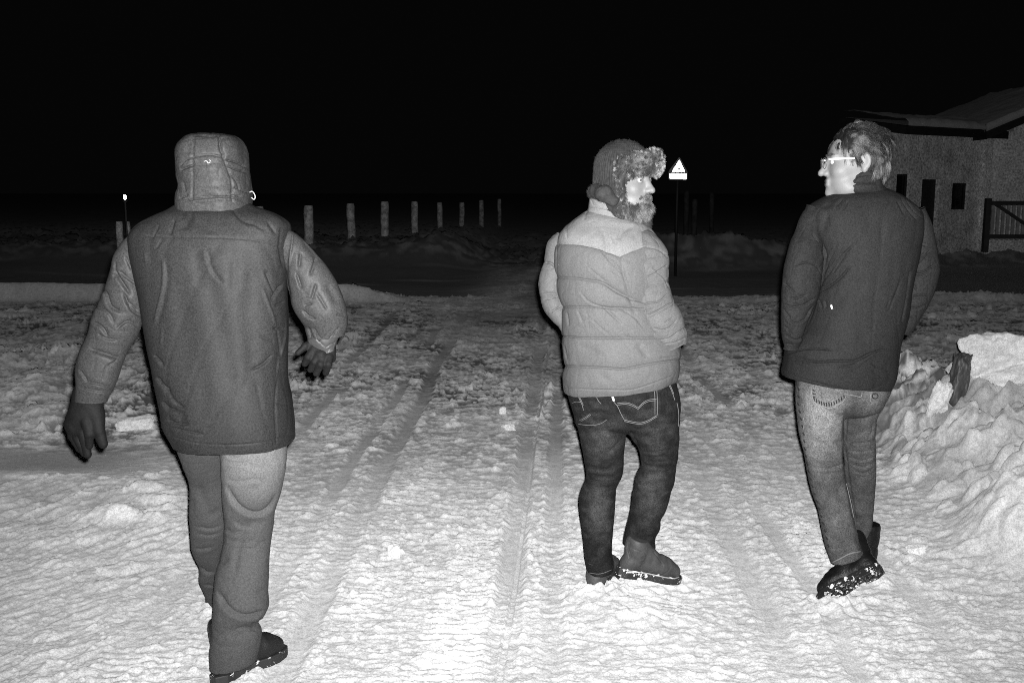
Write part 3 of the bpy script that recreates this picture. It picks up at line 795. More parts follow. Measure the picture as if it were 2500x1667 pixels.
def crease(V, F, strokes, conv=None):
    """press seams and folds into the side of the cloth that faces the viewer of the back.
    stroke: (points, width px, depth mm[, kind]); kinds: fold (groove + raised lip), seam, ridge, soft"""
    N = vnormals(V, F); P = proj(V)
    front = sstep(0.05, 0.35, -N[:, 1] + 0.15)
    D = np.zeros(len(V))
    for s in strokes:
        pts, w, amp = s[0], s[1], s[2] / 1000.0
        kind = s[3] if len(s) > 3 else 'fold'
        if conv: pts = conv(pts)
        if kind == 'fold': w, amp = w * 0.66, amp * 0.74
        L = smooth_line(pts); lo = L.min(0) - 5 * w; hi = L.max(0) + 5 * w
        idx = np.where((P[:, 0] > lo[0]) & (P[:, 0] < hi[0]) & (P[:, 1] > lo[1]) & (P[:, 1] < hi[1]) & (front > 0))[0]
        if not len(idx): continue
        d, sd, run = seg_dist(P[idx], L); sg = d * sd
        taper = 1.0 if kind == 'seam' else np.clip(np.minimum(run, 1 - run) * 5 + 0.15, 0, 1) * np.exp(-np.where((run <= 0) | (run >= 1), d / (w * 0.7), 0) ** 2)
        if kind == 'fold': pr = -np.exp(-(sg / w) ** 2) - 0.45 * np.exp(-(np.minimum(0, sg) / (3.2 * w)) ** 2) * np.exp(-(np.maximum(0, sg) / (.8 * w)) ** 2) + 0.30 * np.exp(-((sg - 2.4 * w) / (2.0 * w)) ** 2)
        elif kind == 'seam': pr = -np.exp(-(sg / w) ** 2)
        elif kind == 'ridge': pr = np.exp(-(sg / w) ** 2)
        elif kind == 'quilt': pr = -np.exp(-d / w)
        else: pr = -np.exp(-(sg / (1.6 * w)) ** 2)
        D[idx] += amp * pr * taper
    return V + N * (D * front)[:, None]

def rumple(V, F, amp=0.004, scale=9.0, stretch=(1, 1, 0.45), seed=0, ridge=0.35):
    N = vnormals(V, F)
    X = V * scale * np.array(stretch)
    wx = noise3(X[:, 0] * .6, X[:, 1] * .6, X[:, 2] * .6, seed + 5)
    n1 = noise3(X[:, 0] + wx, X[:, 1] + wx, X[:, 2] - wx, seed)
    n2 = noise3(X[:, 0] * 2.3 + wx, X[:, 1] * 2.3, X[:, 2] * 2.3 + wx, seed + 1)
    n3 = noise3(X[:, 0] * 5.5, X[:, 1] * 5.5, X[:, 2] * 5.5 + wx, seed + 2)
    r = -(1 - np.minimum(1, np.abs(n2) * 3.5)) ** 2
    return V + N * (amp * (n1 + ridge * r + 0.22 * n3))[:, None]

def remesh(parts, voxel=0.006, smooth=2):
    """fuse several closed shells into one skin"""
    mb = MB()
    for V, Q, T in parts: mb.add(V, Q, T)
    me = new_mesh('tmp', np.concatenate(mb.V), np.concatenate(mb.Q), np.concatenate(mb.T) if mb.T else None)
    o = bpy.data.objects.new('tmp', me); scene.collection.objects.link(o)
    md = o.modifiers.new('r', 'REMESH'); md.mode = 'VOXEL'; md.voxel_size = voxel; md.use_smooth_shade = True
    if smooth:
        sm = o.modifiers.new('s', 'SMOOTH'); sm.iterations = smooth; sm.factor = 0.5
    dg = bpy.context.evaluated_depsgraph_get(); e = o.evaluated_get(dg); m2 = e.to_mesh()
    n = len(m2.vertices); V = np.zeros(n * 3, np.float32); m2.vertices.foreach_get('co', V); V = V.reshape(-1, 3).astype(float)
    ls = np.zeros(len(m2.polygons), np.int32); lt = np.zeros(len(m2.polygons), np.int32)
    m2.polygons.foreach_get('loop_start', ls); m2.polygons.foreach_get('loop_total', lt)
    li = np.zeros(len(m2.loops), np.int32); m2.loops.foreach_get('vertex_index', li)
    Q = np.stack([li[ls[lt == 4] + k] for k in range(4)], 1) if (lt == 4).any() else np.zeros((0, 4), int)
    T = np.stack([li[ls[lt == 3] + k] for k in range(3)], 1) if (lt == 3).any() else np.zeros((0, 3), int)
    e.to_mesh_clear(); bpy.data.objects.remove(o); bpy.data.meshes.remove(me)
    return V, Q, T

def cloth(name, V, Q, T, mat, parent, attrs=None):
    me = new_mesh(name, V, Q, T)
    for k, v in (attrs or {}).items(): set_attr(me, k, v)
    return new_obj(name, me, mat, parent)

# ---- distance-field modelling
class Field:
    def __init__(s, lo, hi, h):
        s.ax = [np.arange(lo[k], hi[k] + h, h) if np.isscalar(h) else h[k] for k in range(3)]
        s.f = np.full([len(a) for a in s.ax], 1.0, np.float32)
    def _sl(s, lo, hi):
        return tuple(slice(max(0, np.searchsorted(s.ax[k], lo[k]) - 1), np.searchsorted(s.ax[k], hi[k]) + 1) for k in range(3))
    def _grid(s, sl):
        return np.meshgrid(*[s.ax[k][sl[k]] for k in range(3)], indexing='ij', sparse=True)
    def op(s, fn, lo, hi, k=0.01, sub=False):
        lo = np.array(lo) - k - 0.03; hi = np.array(hi) + k + 0.03
        sl = s._sl(lo, hi); X, Y, Z = s._grid(sl); d = fn(X, Y, Z); a = s.f[sl]
        if d.size == 0 or a.size == 0: return s
        if sub: a2, d2 = -a, d
        else: a2, d2 = a, d
        if k > 0:
            h = np.clip(0.5 + 0.5 * (d2 - a2) / k, 0, 1); r = d2 * (1 - h) + a2 * h - k * h * (1 - h)
        else: r = np.minimum(a2, d2)
        s.f[sl] = -r if sub else r
        return s
    def cap(s, a, b, ra, rb=None, k=0.01, sub=False, sc=(1, 1, 1)):
        a = np.array(a, float); b = np.array(b, float); rb = ra if rb is None else rb; ab = b - a; L2 = (ab * ab).sum() + 1e-12
        S = np.array(sc, float)
        def fn(X, Y, Z):
            t = np.clip(((X - a[0]) * ab[0] + (Y - a[1]) * ab[1] + (Z - a[2]) * ab[2]) / L2, 0, 1)
            return np.sqrt(((X - a[0] - t * ab[0]) / S[0]) ** 2 + ((Y - a[1] - t * ab[1]) / S[1]) ** 2 + ((Z - a[2] - t * ab[2]) / S[2]) ** 2) - (ra + (rb - ra) * t)
        m = max(ra, rb) * S.max()
        return s.op(fn, np.minimum(a, b) - m, np.maximum(a, b) + m, k, sub)
    def ell(s, c, r, k=0.01, sub=False, M=None):
        c = np.array(c, float); r = np.array(r, float)
        def fn(X, Y, Z):
            x, y, z = X - c[0], Y - c[1], Z - c[2]
            if M is not None: x, y, z = [M[i][0] * x + M[i][1] * y + M[i][2] * z for i in range(3)]
            k0 = np.sqrt((x / r[0]) ** 2 + (y / r[1]) ** 2 + (z / r[2]) ** 2) + 1e-6
            k1 = np.sqrt((x / r[0] ** 2) ** 2 + (y / r[1] ** 2) ** 2 + (z / r[2] ** 2) ** 2) + 1e-6
            return k0 * (k0 - 1) / k1
        m = r.max() if M is not None else r
        return s.op(fn, c - m, c + m, k, sub)
    def mesh(s):
        f = s.f; nx, ny, nz = f.shape; ins = f < 0
        cnt = np.zeros((nx - 1, ny - 1, nz - 1), np.int8)
        for dx in (0, 1):
            for dy in (0, 1):
                for dz in (0, 1): cnt += ins[dx:nx - 1 + dx, dy:ny - 1 + dy, dz:nz - 1 + dz]
        act = (cnt > 0) & (cnt < 8); I, J, K = np.nonzero(act)
        idx = np.full(act.shape, -1, np.int64); idx[I, J, K] = np.arange(len(I))
        acc = np.zeros((len(I), 3)); num = np.zeros(len(I))
        cs = [(a, b, c) for a in (0, 1) for b in (0, 1) for c in (0, 1)]
        for p in cs:
            for q in cs:
                df = [q[i] - p[i] for i in range(3)]
                if sum(df) != 1 or min(df) < 0: continue
                a = f[I + p[0], J + p[1], K + p[2]]; b = f[I + q[0], J + q[1], K + q[2]]
                m = (a < 0) != (b < 0); t = np.where(m, a / (a - b + 1e-20), 0)
                for i, (ax, G) in enumerate(zip(s.ax, (I, J, K))):
                    pa = ax[G + p[i]]; pb = ax[G + q[i]]; acc[:, i] += np.where(m, pa + (pb - pa) * t, 0)
                num += m
        V = acc / num[:, None]; Qs = []
        for d in range(3):
            o1, o2 = [(1, 2), (2, 0), (0, 1)][d]
            sl0 = [slice(1, -1)] * 3; sl1 = [slice(1, -1)] * 3
            sl0[d] = slice(0, -1); sl1[d] = slice(1, None)
            A = ins[tuple(sl0)]; B = ins[tuple(sl1)]; e = np.nonzero(A != B)
            g = [e[i] + (0 if i == d else 1) for i in range(3)]; fl = A[e]
            def cell(u, v):
                c = [x.copy() for x in g]; c[o1] = c[o1] - u; c[o2] = c[o2] - v; return idx[c[0], c[1], c[2]]
            q = np.stack([cell(1, 1), cell(0, 1), cell(0, 0), cell(1, 0)], 1)
            q[~fl] = q[~fl][:, ::-1]; Qs.append(q)
        Q = np.concatenate(Qs); Q = Q[(Q >= 0).all(1)]
        return V, Q

def strands(P, D, L, r, bend=None, seg=3, taper=0.15, seed=0, wob=0.25):
    """many tapering hairs: roots P, directions D, lengths L, root radius r; bend = extra direction reached at the tip"""
    rs = np.random.RandomState(seed); n = len(P)
    D = D / (np.linalg.norm(D, axis=1)[:, None] + 1e-9)
    A = np.cross(D, rs.normal(size=(n, 3))); A /= np.linalg.norm(A, axis=1)[:, None] + 1e-9; B = np.cross(D, A)
    L = np.broadcast_to(L, (n,)); r = np.broadcast_to(r, (n,)); W = A * rs.normal(size=(n, 1)) * wob
    Vs = []
    for k in range(seg + 1):
        t = k / seg; c = P + D * (L * t)[:, None] + W * (L * t * t)[:, None]
        if bend is not None: c = c + bend * (L * t * t)[:, None]
        rr = (r * (1 - (1 - taper) * t))[:, None]
        for a in (0, 2.094, 4.189): Vs.append(c + rr * (A * math.cos(a) + B * math.sin(a)))
    V = np.stack(Vs, 1).reshape(-1, 3); m = 3 * (seg + 1); base = (np.arange(n) * m)[:, None]
    q = []
    for k in range(seg):
        for j in range(3): q.append([k * 3 + j, k * 3 + (j + 1) % 3, k * 3 + 3 + (j + 1) % 3, k * 3 + 3 + j])
    Q = (base[:, :, None] + np.array(q)[None]).reshape(-1, 4)
    T = (base + np.array([[seg * 3, seg * 3 + 1, seg * 3 + 2]])).reshape(-1, 3)
    return V, Q, T, np.repeat(rs.rand(n), m)

def scatter(V, F, n, seed=0, mask=None):
    rs = np.random.RandomState(seed)
    if mask is not None: F = F[mask[F].all(1)]
    a, b, c = V[F[:, 0]], V[F[:, 1]], V[F[:, 2]]; nn = np.cross(b - a, c - a); ar = np.linalg.norm(nn, axis=1)
    i = rs.choice(len(F), n, p=ar / ar.sum()); u, v = rs.rand(n), rs.rand(n); s = u + v > 1; u[s], v[s] = 1 - u[s], 1 - v[s]
    P = a[i] + (b - a)[i] * u[:, None] + (c - a)[i] * v[:, None]
    return P, nn[i] / (ar[i][:, None] + 1e-12)

def frame(F, U=(0, 0, 1)):
    """rows: right, forward, up in world"""
    F = unit(F); U = np.array(U, float); U = unit(U - F * (U @ F)); R = np.cross(F, U)
    return np.array([R, F, U])

def stitch(V, F, lines, conv, name, mat, parent, r=0.0012, lift=0.0008):
    """fine raised thread laid along the cloth"""
    bt = BVHTree.FromPolygons(V.tolist(), F.tolist()); mb = MB()
    for pts in lines:
        L = smooth_line(conv(pts) if conv else pts, 10); out = []
        for px, py in L:
            d = at(px, py, 1.0) - np.array((0, 0, EYE)); h = bt.ray_cast(Vector((0, 0, EYE)), Vector(unit(d)))
            if h[0] is not None:
                nn = np.array(h[1]); nn = nn if nn[1] < 0 else -nn; out.append(np.array(h[0]) + nn * lift)
        if len(out) > 2:
            a, b, c = tube_arrays(np.array(out), r, 5); mb.add(a, b, c)
    if mb.n:
        o = mb.build(name, mat, parent, True); o['kind'] = 'stuff'; return o

# ---- head with a face, in head space (x right, y forward, z up), size in metres
def head_sdf(fl, ear_y=-0.022, nose=0.0, jowl=0.0, lip=0.0):
    fl.ell((0, -.018, .038), (.076, .097, .086), .02)
    fl.ell((0, .030, -.02), (.062, .066, .090), .03)
    fl.ell((0, .040, -.072), (.050 + jowl, .046, .038), .025)
    fl.cap((0, .076 + lip, -.098), (0, .074 + lip, -.094), .019, k=.02)
    if jowl: fl.ell((0, .02, -.09), (.058 + jowl, .05, .035), .03)
    fl.cap((-.036, .074, .026), (.036, .074, .026), .013, k=.014)
    for sx in (-1, 1):
        fl.ell((sx * .044, .056, -.026), (.022, .026, .022), .02)
        fl.ell((sx * .032, .098, .006), (.017, .020, .012), .010, sub=True)
        fl.ell((sx * .029, .072, .012), (.015, .016, .007), .004)         # upper lid
        fl.ell((sx * .029, .071, -.001), (.014, .015, .006), .004)        # lower lid
    fl.cap((0, .086, .014), (0, .106 + nose, -.026), .0075, .011, k=.012)
    fl.cap((0, .108 + nose, -.030), (0, .110 + nose, -.031), .0115, k=.006)
    for sx in (-1, 1):
        fl.cap((sx * .012, .096 + nose * .6, -.033), (sx * .011, .098 + nose * .6, -.034), .0085, k=.006)
        fl.cap((sx * .0065, .104 + nose, -.046), (sx * .0065, .100 + nose, -.036), .003, k=.002, sub=True)
    fl.cap((-.018, .086 + lip, -.057), (.018, .086 + lip, -.057), .0075, k=.008)
    fl.cap((-.016, .086 + lip, -.070), (.016, .086 + lip, -.070), .0085, k=.008)
    fl.cap((-.022, .097 + lip, -.0635), (.022, .097 + lip, -.0635), .004, k=.003, sub=True)
    for sx in (-1, 1):      # ears: cup, rim, lobe
        c = math.cos(.35 * sx); s_ = math.sin(.35 * sx)
        M = [[c, s_, 0], [-s_, c, 0], [0, 0, 1]]
        fl.ell((sx * .078, ear_y, 0.002), (.008, .019, .031), .006, M=M)
        fl.ell((sx * .078, ear_y + .004, -.026), (.007, .010, .012), .005, M=M)
        fl.ell((sx * .087, ear_y + .004, 0.004), (.006, .011, .020), .004, sub=True, M=M)

def place(V, B, c, s=1.0):
    return (V * s) @ B + np.asarray(c)

def body(parent, mat, Hd, hbasis, hs, neck, chest, pelvis, arms, legs, head_kw, slim=0.62):
    """one continuous skin: head with a face, neck, trunk, arms with five-fingered hands, legs with feet"""
    f = Field((-.13, -.16, -.20), (.13, .16, .16), .0028)
    head_sdf(f, **head_kw)
    nk = np.linalg.inv(hbasis.T) @ ((np.array(neck) - Hd) / hs)
    f.cap((0, -.02, -.06), tuple(nk * .9), .056, .058, k=.02)
    f.f[:, :, 0:1] = np.maximum(f.f[:, :, 0:1], 0.01)
    V, Q = f.mesh(); hp = (place(V, hbasis, Hd, hs), Q, None)
    pts = [neck, chest, pelvis] + [p for a in arms for p in a] + [p for l in legs for p in l]
    pts = np.array(pts); g = Field(pts.min(0) - .25, pts.max(0) + .25, .009)
    g.cap(Hd + (np.array(neck) - Hd) * .3, neck, .05, .06, .03)
    g.cap(neck, chest, .055, .11, .05, sc=(1, .7, 1)); g.cap(chest, pelvis, .115, .10, .06, sc=(1, .7, 1))
    for a in arms:
        g.cap(chest + (np.array(a[0]) - chest) * .2 + np.array((0, 0, .06)), a[0], .05, .030, .03)
        g.cap(a[0], a[1], .050 * slim, .042 * slim, .02); g.cap(a[1], a[2], .042 * slim, .026 * slim, .02)
    for l in legs:
        g.cap(l[0], l[1], .075 * slim, .055 * slim, .02); g.cap(l[1], l[2], .055 * slim, .034 * slim, .02)
        g.cap(l[2], l[3], .030 * slim, .026 * slim, .01)
    V2, Q2 = g.mesh(); ps = [hp, (V2, Q2, None)]
    for a in arms:        # hands
        w = np.array(a[2]); dr = unit(np.array(a[3]) - w); sd = unit(np.cross(dr, (0.2, 1, 0.1))); e = w + dr * .035
        hf = Field(w - .2, w + .2, .0035); hf.cap(w, e, .012, .014, .006, sc=(1, .7, 1))
        for j in range(4):
            b0 = e + sd * (j - 1.5) * .0105; ln = (.030, .037, .034, .027)[j]; m_ = b0 + dr * ln * .5; t_ = m_ + unit(dr + np.cross(sd, dr) * .5) * ln * .5
            hf.cap(b0 - dr * .02, m_, .0062, .0058, .003); hf.cap(m_, t_, .0058, .005, .002)
        tb = w + dr * .02 - sd * .015; hf.cap(tb, tb - sd * .006 + dr * .018, .008, .006, .006); hf.cap(tb - sd * .006 + dr * .018, tb - sd * .008 + dr * .03, .005, .004, .003)
        v, q = hf.mesh(); ps.append((v, q, None))
    V, Q, T = remesh(ps, .0034, 1)
    return V, Q, T

# ---- boots, in boot space (x across, y towards the toe, z up), heel at the origin
def boot_meshes(shaft=0.20, L=0.30, flat=True):
    f = Field((-.08, -.05, -.03), (.08, L + .05, shaft + .05), .0035)
    f.cap((0, .040, .050), (0, L * .72, .046), .036, .041, .02); f.cap((0, L * .72, .046), (0, L - .045, .036), .041, .036, .02)
    f.cap((0, .048, .06), (0, .045, shaft - .02), .041, .050, .02); f.cap((0, .06, .12), (0, L * .62, .062), .040, .034, .03)
    f.cap((0, .035, .03), (0, .04, .045), .036, k=.02)
    X, Y, Z = f._grid((slice(None),) * 3)
    f.f = np.maximum(f.f, (0.012 - Z).astype(np.float32)); f.f = np.maximum(f.f, (Z - shaft).astype(np.float32))
    f.f = f.f + (0.0012 * np.sin(Y * 160) * np.exp(-((Z - .10) / .03) ** 2) + .002 * noise3(X * 30 + 0 * Z, Y * 30, Z * 30 + 0 * X, 4)).astype(np.float32)
    up = f.mesh()
    g = Field((-.08, -.05, -.05), (.08, L + .05, .04), .0028)
    X, Y, Z = g._grid((slice(None),) * 3)
    ys = [0 - .01, .03, .08, .13, .20, L - .05, L - .01, L + .012]; ws = [.018, .037, .034, .033, .047, .045, .028, .006]
    w = np.interp(Y, ys, ws); side = np.abs(X + .006 * np.sin(Y * 11)) - w
    ends = np.maximum(-(Y + .008), Y - (L + .008))
    bot = np.where(Y < .085, -.020, np.where(Y < .11, -.008, -.016)) + 0 * X
    lug = (np.sin(X * 190 + 1.3) * np.sin(Y * 150) > .15) | (np.abs(X) > w - .009)
    bot = np.where(lug, bot, bot + .009)
    d = np.maximum(np.maximum(side, ends), np.maximum(Z - .019, bot - Z)); g.f = d.astype(np.float32)
    so = g.mesh()
    return up, so

def skin_mat():
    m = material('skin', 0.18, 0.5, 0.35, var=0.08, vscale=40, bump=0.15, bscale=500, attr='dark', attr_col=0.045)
    return m
M_SKIN = skin_mat()
M_EYEW = material('eye_white', 0.4140, 0.15, 0.5, var=0.02); M_IRIS = material('iris', 0.08, 0.1, 0.5, var=0.1)
M_RUBBER = material('boot_rubber', 0.0310, 0.5, 0.4, var=0.3, vscale=60, bump=0.3)
M_BOOTSOLE = None
def sole_mat(thr=0.52, base=0.02):
    m = bpy.data.materials.new('sole_packed_with_snow'); m.use_nodes = True
    N = m.node_tree.nodes; L = m.node_tree.links; bs = N['Principled BSDF']; bs.inputs['Roughness'].default_value = .6
    tc = N.new('ShaderNodeTexCoord'); n = N.new('ShaderNodeTexNoise'); n.inputs['Scale'].default_value = 42; n.inputs['Detail'].default_value = 6; n.inputs['Roughness'].default_value = .7
    L.new(tc.outputs['Object'], n.inputs['Vector'])
    mr = N.new('ShaderNodeMapRange'); mr.inputs['From Min'].default_value = thr; mr.inputs['From Max'].default_value = thr + .03
    mr.inputs['To Min'].default_value = base; mr.inputs['To Max'].default_value = .8; L.new(n.outputs['Fac'], mr.inputs['Value'])
    c = N.new('ShaderNodeCombineColor')
    for k in range(3): L.new(mr.outputs[0], c.inputs[k])
    L.new(c.outputs[0], bs.inputs['Base Color'])
    return m
M_SOLE = sole_mat(0.60, .025); M_SOLE2 = sole_mat(0.555, .010)

def boot(parent, heel, F, U, mat, smat, shaft=0.20, L=0.30, s=1.0, seams=None, name='boot'):
    up, so = boot_meshes(shaft, L); B = frame(F, U); V = place(up[0], B, heel, s); T3 = tri_of(up[1], None)
    V = rumple(V, T3, .0014, 38, (1, 1, 1), 77)
    if seams: V = crease(V, T3, seams[0], seams[1])
    b = new_obj(name, new_mesh(name, V, up[1]), mat, parent)
    new_obj('sole', new_mesh('sole', place(so[0], B, heel, s), so[1]), smat, b)
    return b, B

def clumps(P0, G, k, spread, L, r, seed=0, bend=None, seg=3, conv=6.0, rnd=0.05, prof=None, tone=None):
    """tufts: k hairs round each guide root, drawn together at the tips"""
    rs = np.random.RandomState(seed); n0 = len(P0); G = G / (np.linalg.norm(G, axis=1)[:, None] + 1e-9)
    o = rs.normal(size=(n0, k, 3)); o -= G[:, None] * (o * G[:, None]).sum(-1, keepdims=True); o *= spread
    P = (P0[:, None] + o).reshape(-1, 3); D = (G[:, None] + rnd * rs.normal(size=(n0, k, 3))).reshape(-1, 3)
    L = np.repeat(np.broadcast_to(L, (n0,)), k) * rs.uniform(.7, 1.05, n0 * k)
    b = (-o * conv * 2).reshape(-1, 3)
    if bend is not None: b = b + np.repeat(np.broadcast_to(bend, (n0, 3)), k, 0)
    V, Q, T, _ = strands(P, D, L, r, bend=b, seg=seg, seed=seed + 1, wob=.04)
    m = 3 * (seg + 1); prof = np.interp(np.linspace(0, 1, seg + 1), [0, .5, 1], prof or [.35, .9, 1.0])
    t = np.repeat((tone if tone is not None else rs.rand(n0)), k) * rs.uniform(.7, 1.15, n0 * k)
    return V, Q, T, np.clip(np.repeat(t, m) * np.tile(np.repeat(prof, 3), n0 * k), 0, 1)
# ================================================================ left man: hooded parka, seen from behind
def left_man():
    Y = 3.14
    A = cr(100, 280, 1.845); B = cr(350, 1050, 2.542); Z1 = cr(700, 780, 9.22); Hc = cr(0, 680, 2.529)
    root = empty('person', (at(560, 1640, Y)[0], Y, 0))
    tag(root, 'person walking away in a hooded dark parka, gloves and light trousers, arms swinging wide', 'person')
    m_body = material('parka_shell', 0.0195, 0.6, 0.12, grain=0.52, var=0.06, vscale=5, bump=0.03, bscale=300)
    m_slv = material('parka_shell_light', 0.0320, 0.55, 0.15, grain=0.45, var=0.06, vscale=5, bump=0.03, bscale=300)
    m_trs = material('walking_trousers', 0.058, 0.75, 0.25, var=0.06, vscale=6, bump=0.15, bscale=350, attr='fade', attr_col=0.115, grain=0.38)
    m_glv = material('black_glove_leather', 0.0062, 0.7, 0.15, var=0.2, vscale=30, grain=0.45)
    m_cord = material('white_cord', 0.30, 0.5, 0.4, var=0.05)
    # ---- torso
    rows = [(610, 402, 940, 402, .070, .02), (575, 424, 985, 424, .085, .01), (520, 448, 1050, 448, .10, 0), (455, 482, 1110, 480, .118, 0), (408, 530, 1126, 524, .135, 0),
            (404, 600, 1118, 600, .148, 0), (425, 700, 1110, 700, .157, 0), (450, 800, 1106, 800, .160, 0), (467, 900, 1112, 900, .160, 0),
            (483, 1000, 1112, 1000, .160, 0), (502, 1100, 1110, 1100, .163, 0), (524, 1200, 1112, 1200, .167, 0), (545, 1300, 1130, 1300, .172, 0),
            (562, 1390, 1137, 1390, .175, 0), (590, 1440, 1138, 1445, .172, 0), (606, 1470, 1138, 1462, .168, 0)]
    rr = torso_rings([tuple(np.ravel([A([(r[1 - 1], r[1])])[0][1 - 0], A([(r[0], r[1])])[0][0], A([(r[2], r[3])])[0][1], A([(r[2], r[3])])[0][0]])) + r[4:] for r in rows], Y)
    V, Q, T = loft(hem(rr), 330, 300, 2.35)
    F = tri_of(Q, T)
    V = rumple(V, F, .0050, 6, (1, 1, .3), 11)
    st = [([(500, 560), (530, 500)], 3, 6), ([(515, 610), (548, 560)], 3, 5), ([(580, 545), (600, 470)], 5, 8), ([(640, 520), (680, 440)], 6, 7, 'soft'),
          ([(700, 480), (760, 540)], 4, 4), ([(745, 600), (770, 700), (815, 760)], 5, 5), ([(1010, 700), (1030, 750), (1052, 800)], 4, 9), ([(1038, 835), (1060, 800), (1086, 765)], 3.5, 9),
          ([(1055, 862), (1100, 842)], 3.5, 7), ([(1045, 966), (1092, 966)], 3, 8), ([(950, 1150), (1000, 1125), (1042, 1082)], 3.5, 7),
          ([(985, 1000), (1050, 1025)], 3, 4), ([(505, 1080), (530, 1105), (552, 1135)], 4, 7), ([(520, 1180), (545, 1215), (575, 1245)], 5, 8),
          ([(545, 1290), (570, 1320), (610, 1335)], 5, 8), ([(572, 1375), (610, 1392), (665, 1396)], 5, 8), ([(580, 1405), (650, 1425), (730, 1440)], 4, 6),
          ([(600, 1300), (640, 1390)], 8, 6, 'soft'), ([(560, 1220), (600, 1290), (650, 1330)], 6, 5),
          ([(420, 548), (700, 552), (850, 556), (980, 568), (1112, 606)], 1.8, 2.2, 'seam'),
          ([(600, 1452), (700, 1478), (850, 1486), (1000, 1474), (1138, 1440)], 1.6, 2.5, 'seam'),
          ([(1062, 960), (1078, 1080), (1066, 1180), (1055, 1300), (1062, 1480)], 1.8, 4, 'seam'), ([(1060, 1300), (1132, 1308)], 2, 3, 'seam'),
          ([(545, 640), (552, 700), (545, 790), (525, 880), (508, 950)], 2.2, 6, 'ridge'), ([(560, 640), (568, 720), (555, 820), (520, 960)], 4, 4, 'soft'),
          ([(470, 620), (472, 670)], 2, 4, 'ridge'), ([(1000, 780), (1025, 850), (1060, 950)], 2.4, 5, 'ridge'), ([(545, 960), (540, 1040)], 2.4, 3, 'ridge'),
          ([(1108, 900), (1100, 1000), (1070, 1130), (1062, 1230)], 2.6, 5, 'ridge'),
          ([(760, 650), (790, 900), (830, 1080), (850, 1300)], 18, 7, 'soft'), ([(620, 700), (640, 900), (660, 1200)], 20, 6, 'soft'), ([(960, 640), (930, 900), (960, 1200)], 18, 6, 'soft'),
          ([(700, 600), (720, 800)], 10, 4, 'soft'), ([(880, 640), (870, 800)], 10, 4, 'soft'), ([(940, 480), (1000, 520)], 4, 4), ([(1020, 480), (1060, 540)], 5, 5), ([(650, 405), (640, 470)], 6, 6),
          ([(860, 420), (900, 470), (960, 500)], 6, 5), ([(1085, 500), (1075, 600), (1095, 700)], 5, 4)]
    V = crease(V, F, st, A)
    coat = cloth('parka', V, Q, T, m_body, root)
    # ---- sleeves
    def slv(rows, st, seed, power=2.1):
        C = A([(r[0], r[1]) for r in rows]); rw = [(c[0], c[1], r[2] / 1.845, r[3], r[4]) + tuple(r[5:]) for c, r in zip(C, rows)]
        rg = limb_rings(rw, Y); d = unit(np.array(rg[-1][:3]) - rg[-2][:3])
        V, Q, T = loft(hem(rg, .92, .03, -d), 230, 170, power); F = tri_of(Q, T)
        V = rumple(V, F, .0030, 7, (1, 1, .8), seed); V = crease(V, F, st, A)
        return cloth('sleeve', V, Q, T, m_slv, coat)
    slv([(488, 548, 46, 0, .9), (452, 578, 58, 0, 1.0), (404, 640, 66, 0, 1), (386, 740, 79, 0, .95), (367, 850, 100, 0, .8), (337, 945, 110, 0, .75),
         (304, 1025, 97, 0, .8), (270, 1100, 99, -.01, .75), (248, 1180, 95, -.015, .75), (236, 1235, 82, -.02, .8), (226, 1282, 74, -.02, .8, -12)],
        [([(325, 700), (360, 750), (405, 812)], 5, 11), ([(350, 705), (395, 740), (430, 762)], 4, 8), ([(285, 790), (315, 865), (362, 890)], 5, 11), ([(370, 800), (415, 885), (462, 910)], 5, 11),
         ([(400, 560), (425, 640), (462, 770)], 4, 8), ([(228, 932), (270, 955), (300, 1000)], 4, 9), ([(340, 965), (390, 932), (442, 955)], 4, 8), ([(395, 845), (440, 885)], 4, 8),
         ([(210, 1052), (290, 1078), (365, 1102)], 7, 9), ([(172, 1150), (208, 1200)], 3, 7), ([(185, 1200), (250, 1212), (325, 1232)], 3, 6), ([(250, 985), (300, 1010), (345, 1015)], 4, 6),
         ([(168, 1222), (230, 1240), (310, 1250)], 3, 5), ([(290, 1130), (275, 1200)], 2.5, 3), ([(380, 640), (410, 700)], 4, 5), ([(335, 660), (330, 740)], 4, 4), ([(345, 1105), (300, 1130)], 3, 6),
         ([(440, 600), (462, 700), (470, 880)], 5, 6, 'soft'), ([(235, 860), (300, 890), (330, 940)], 5, 6)], 21)
    slv([(1052, 540, 44, 0, .9), (1098, 572, 60, 0, 1), (1160, 650, 78, 0, .95), (1205, 740, 104, 0, .8), (1240, 825, 116, 0, .75), (1272, 900, 108, .0, .8), (1284, 950, 98, .01, .8),
         (1284, 992, 86, .015, .8, -8)],
        [([(1170, 620), (1160, 690)], 5, 8), ([(1242, 640), (1212, 725)], 5, 7), ([(1150, 715), (1172, 785)], 4, 8), ([(1240, 760), (1218, 835)], 4, 7), ([(1178, 880), (1200, 905), (1235, 922)], 4, 8),
         ([(1225, 960), (1245, 1000), (1272, 1052)], 3.5, 9), ([(1345, 955), (1310, 1000), (1275, 1048)], 3.5, 9), ([(1200, 955), (1232, 1040)], 4, 7), ([(1290, 760), (1340, 850)], 6, 6, 'soft'),
         ([(1110, 620), (1098, 740), (1118, 840)], 5, 7, 'soft'), ([(1185, 860), (1220, 850)], 4, 6), ([(1240, 800), (1290, 880)], 4, 5), ([(1330, 900), (1372, 905)], 4, 5), ([(1180, 560), (1260, 670)], 6, 4, 'soft'),
         ([(1135, 520), (1128, 600), (1112, 690)], 3, 5, 'ridge')], 22)
    # ---- hood
    hr = []
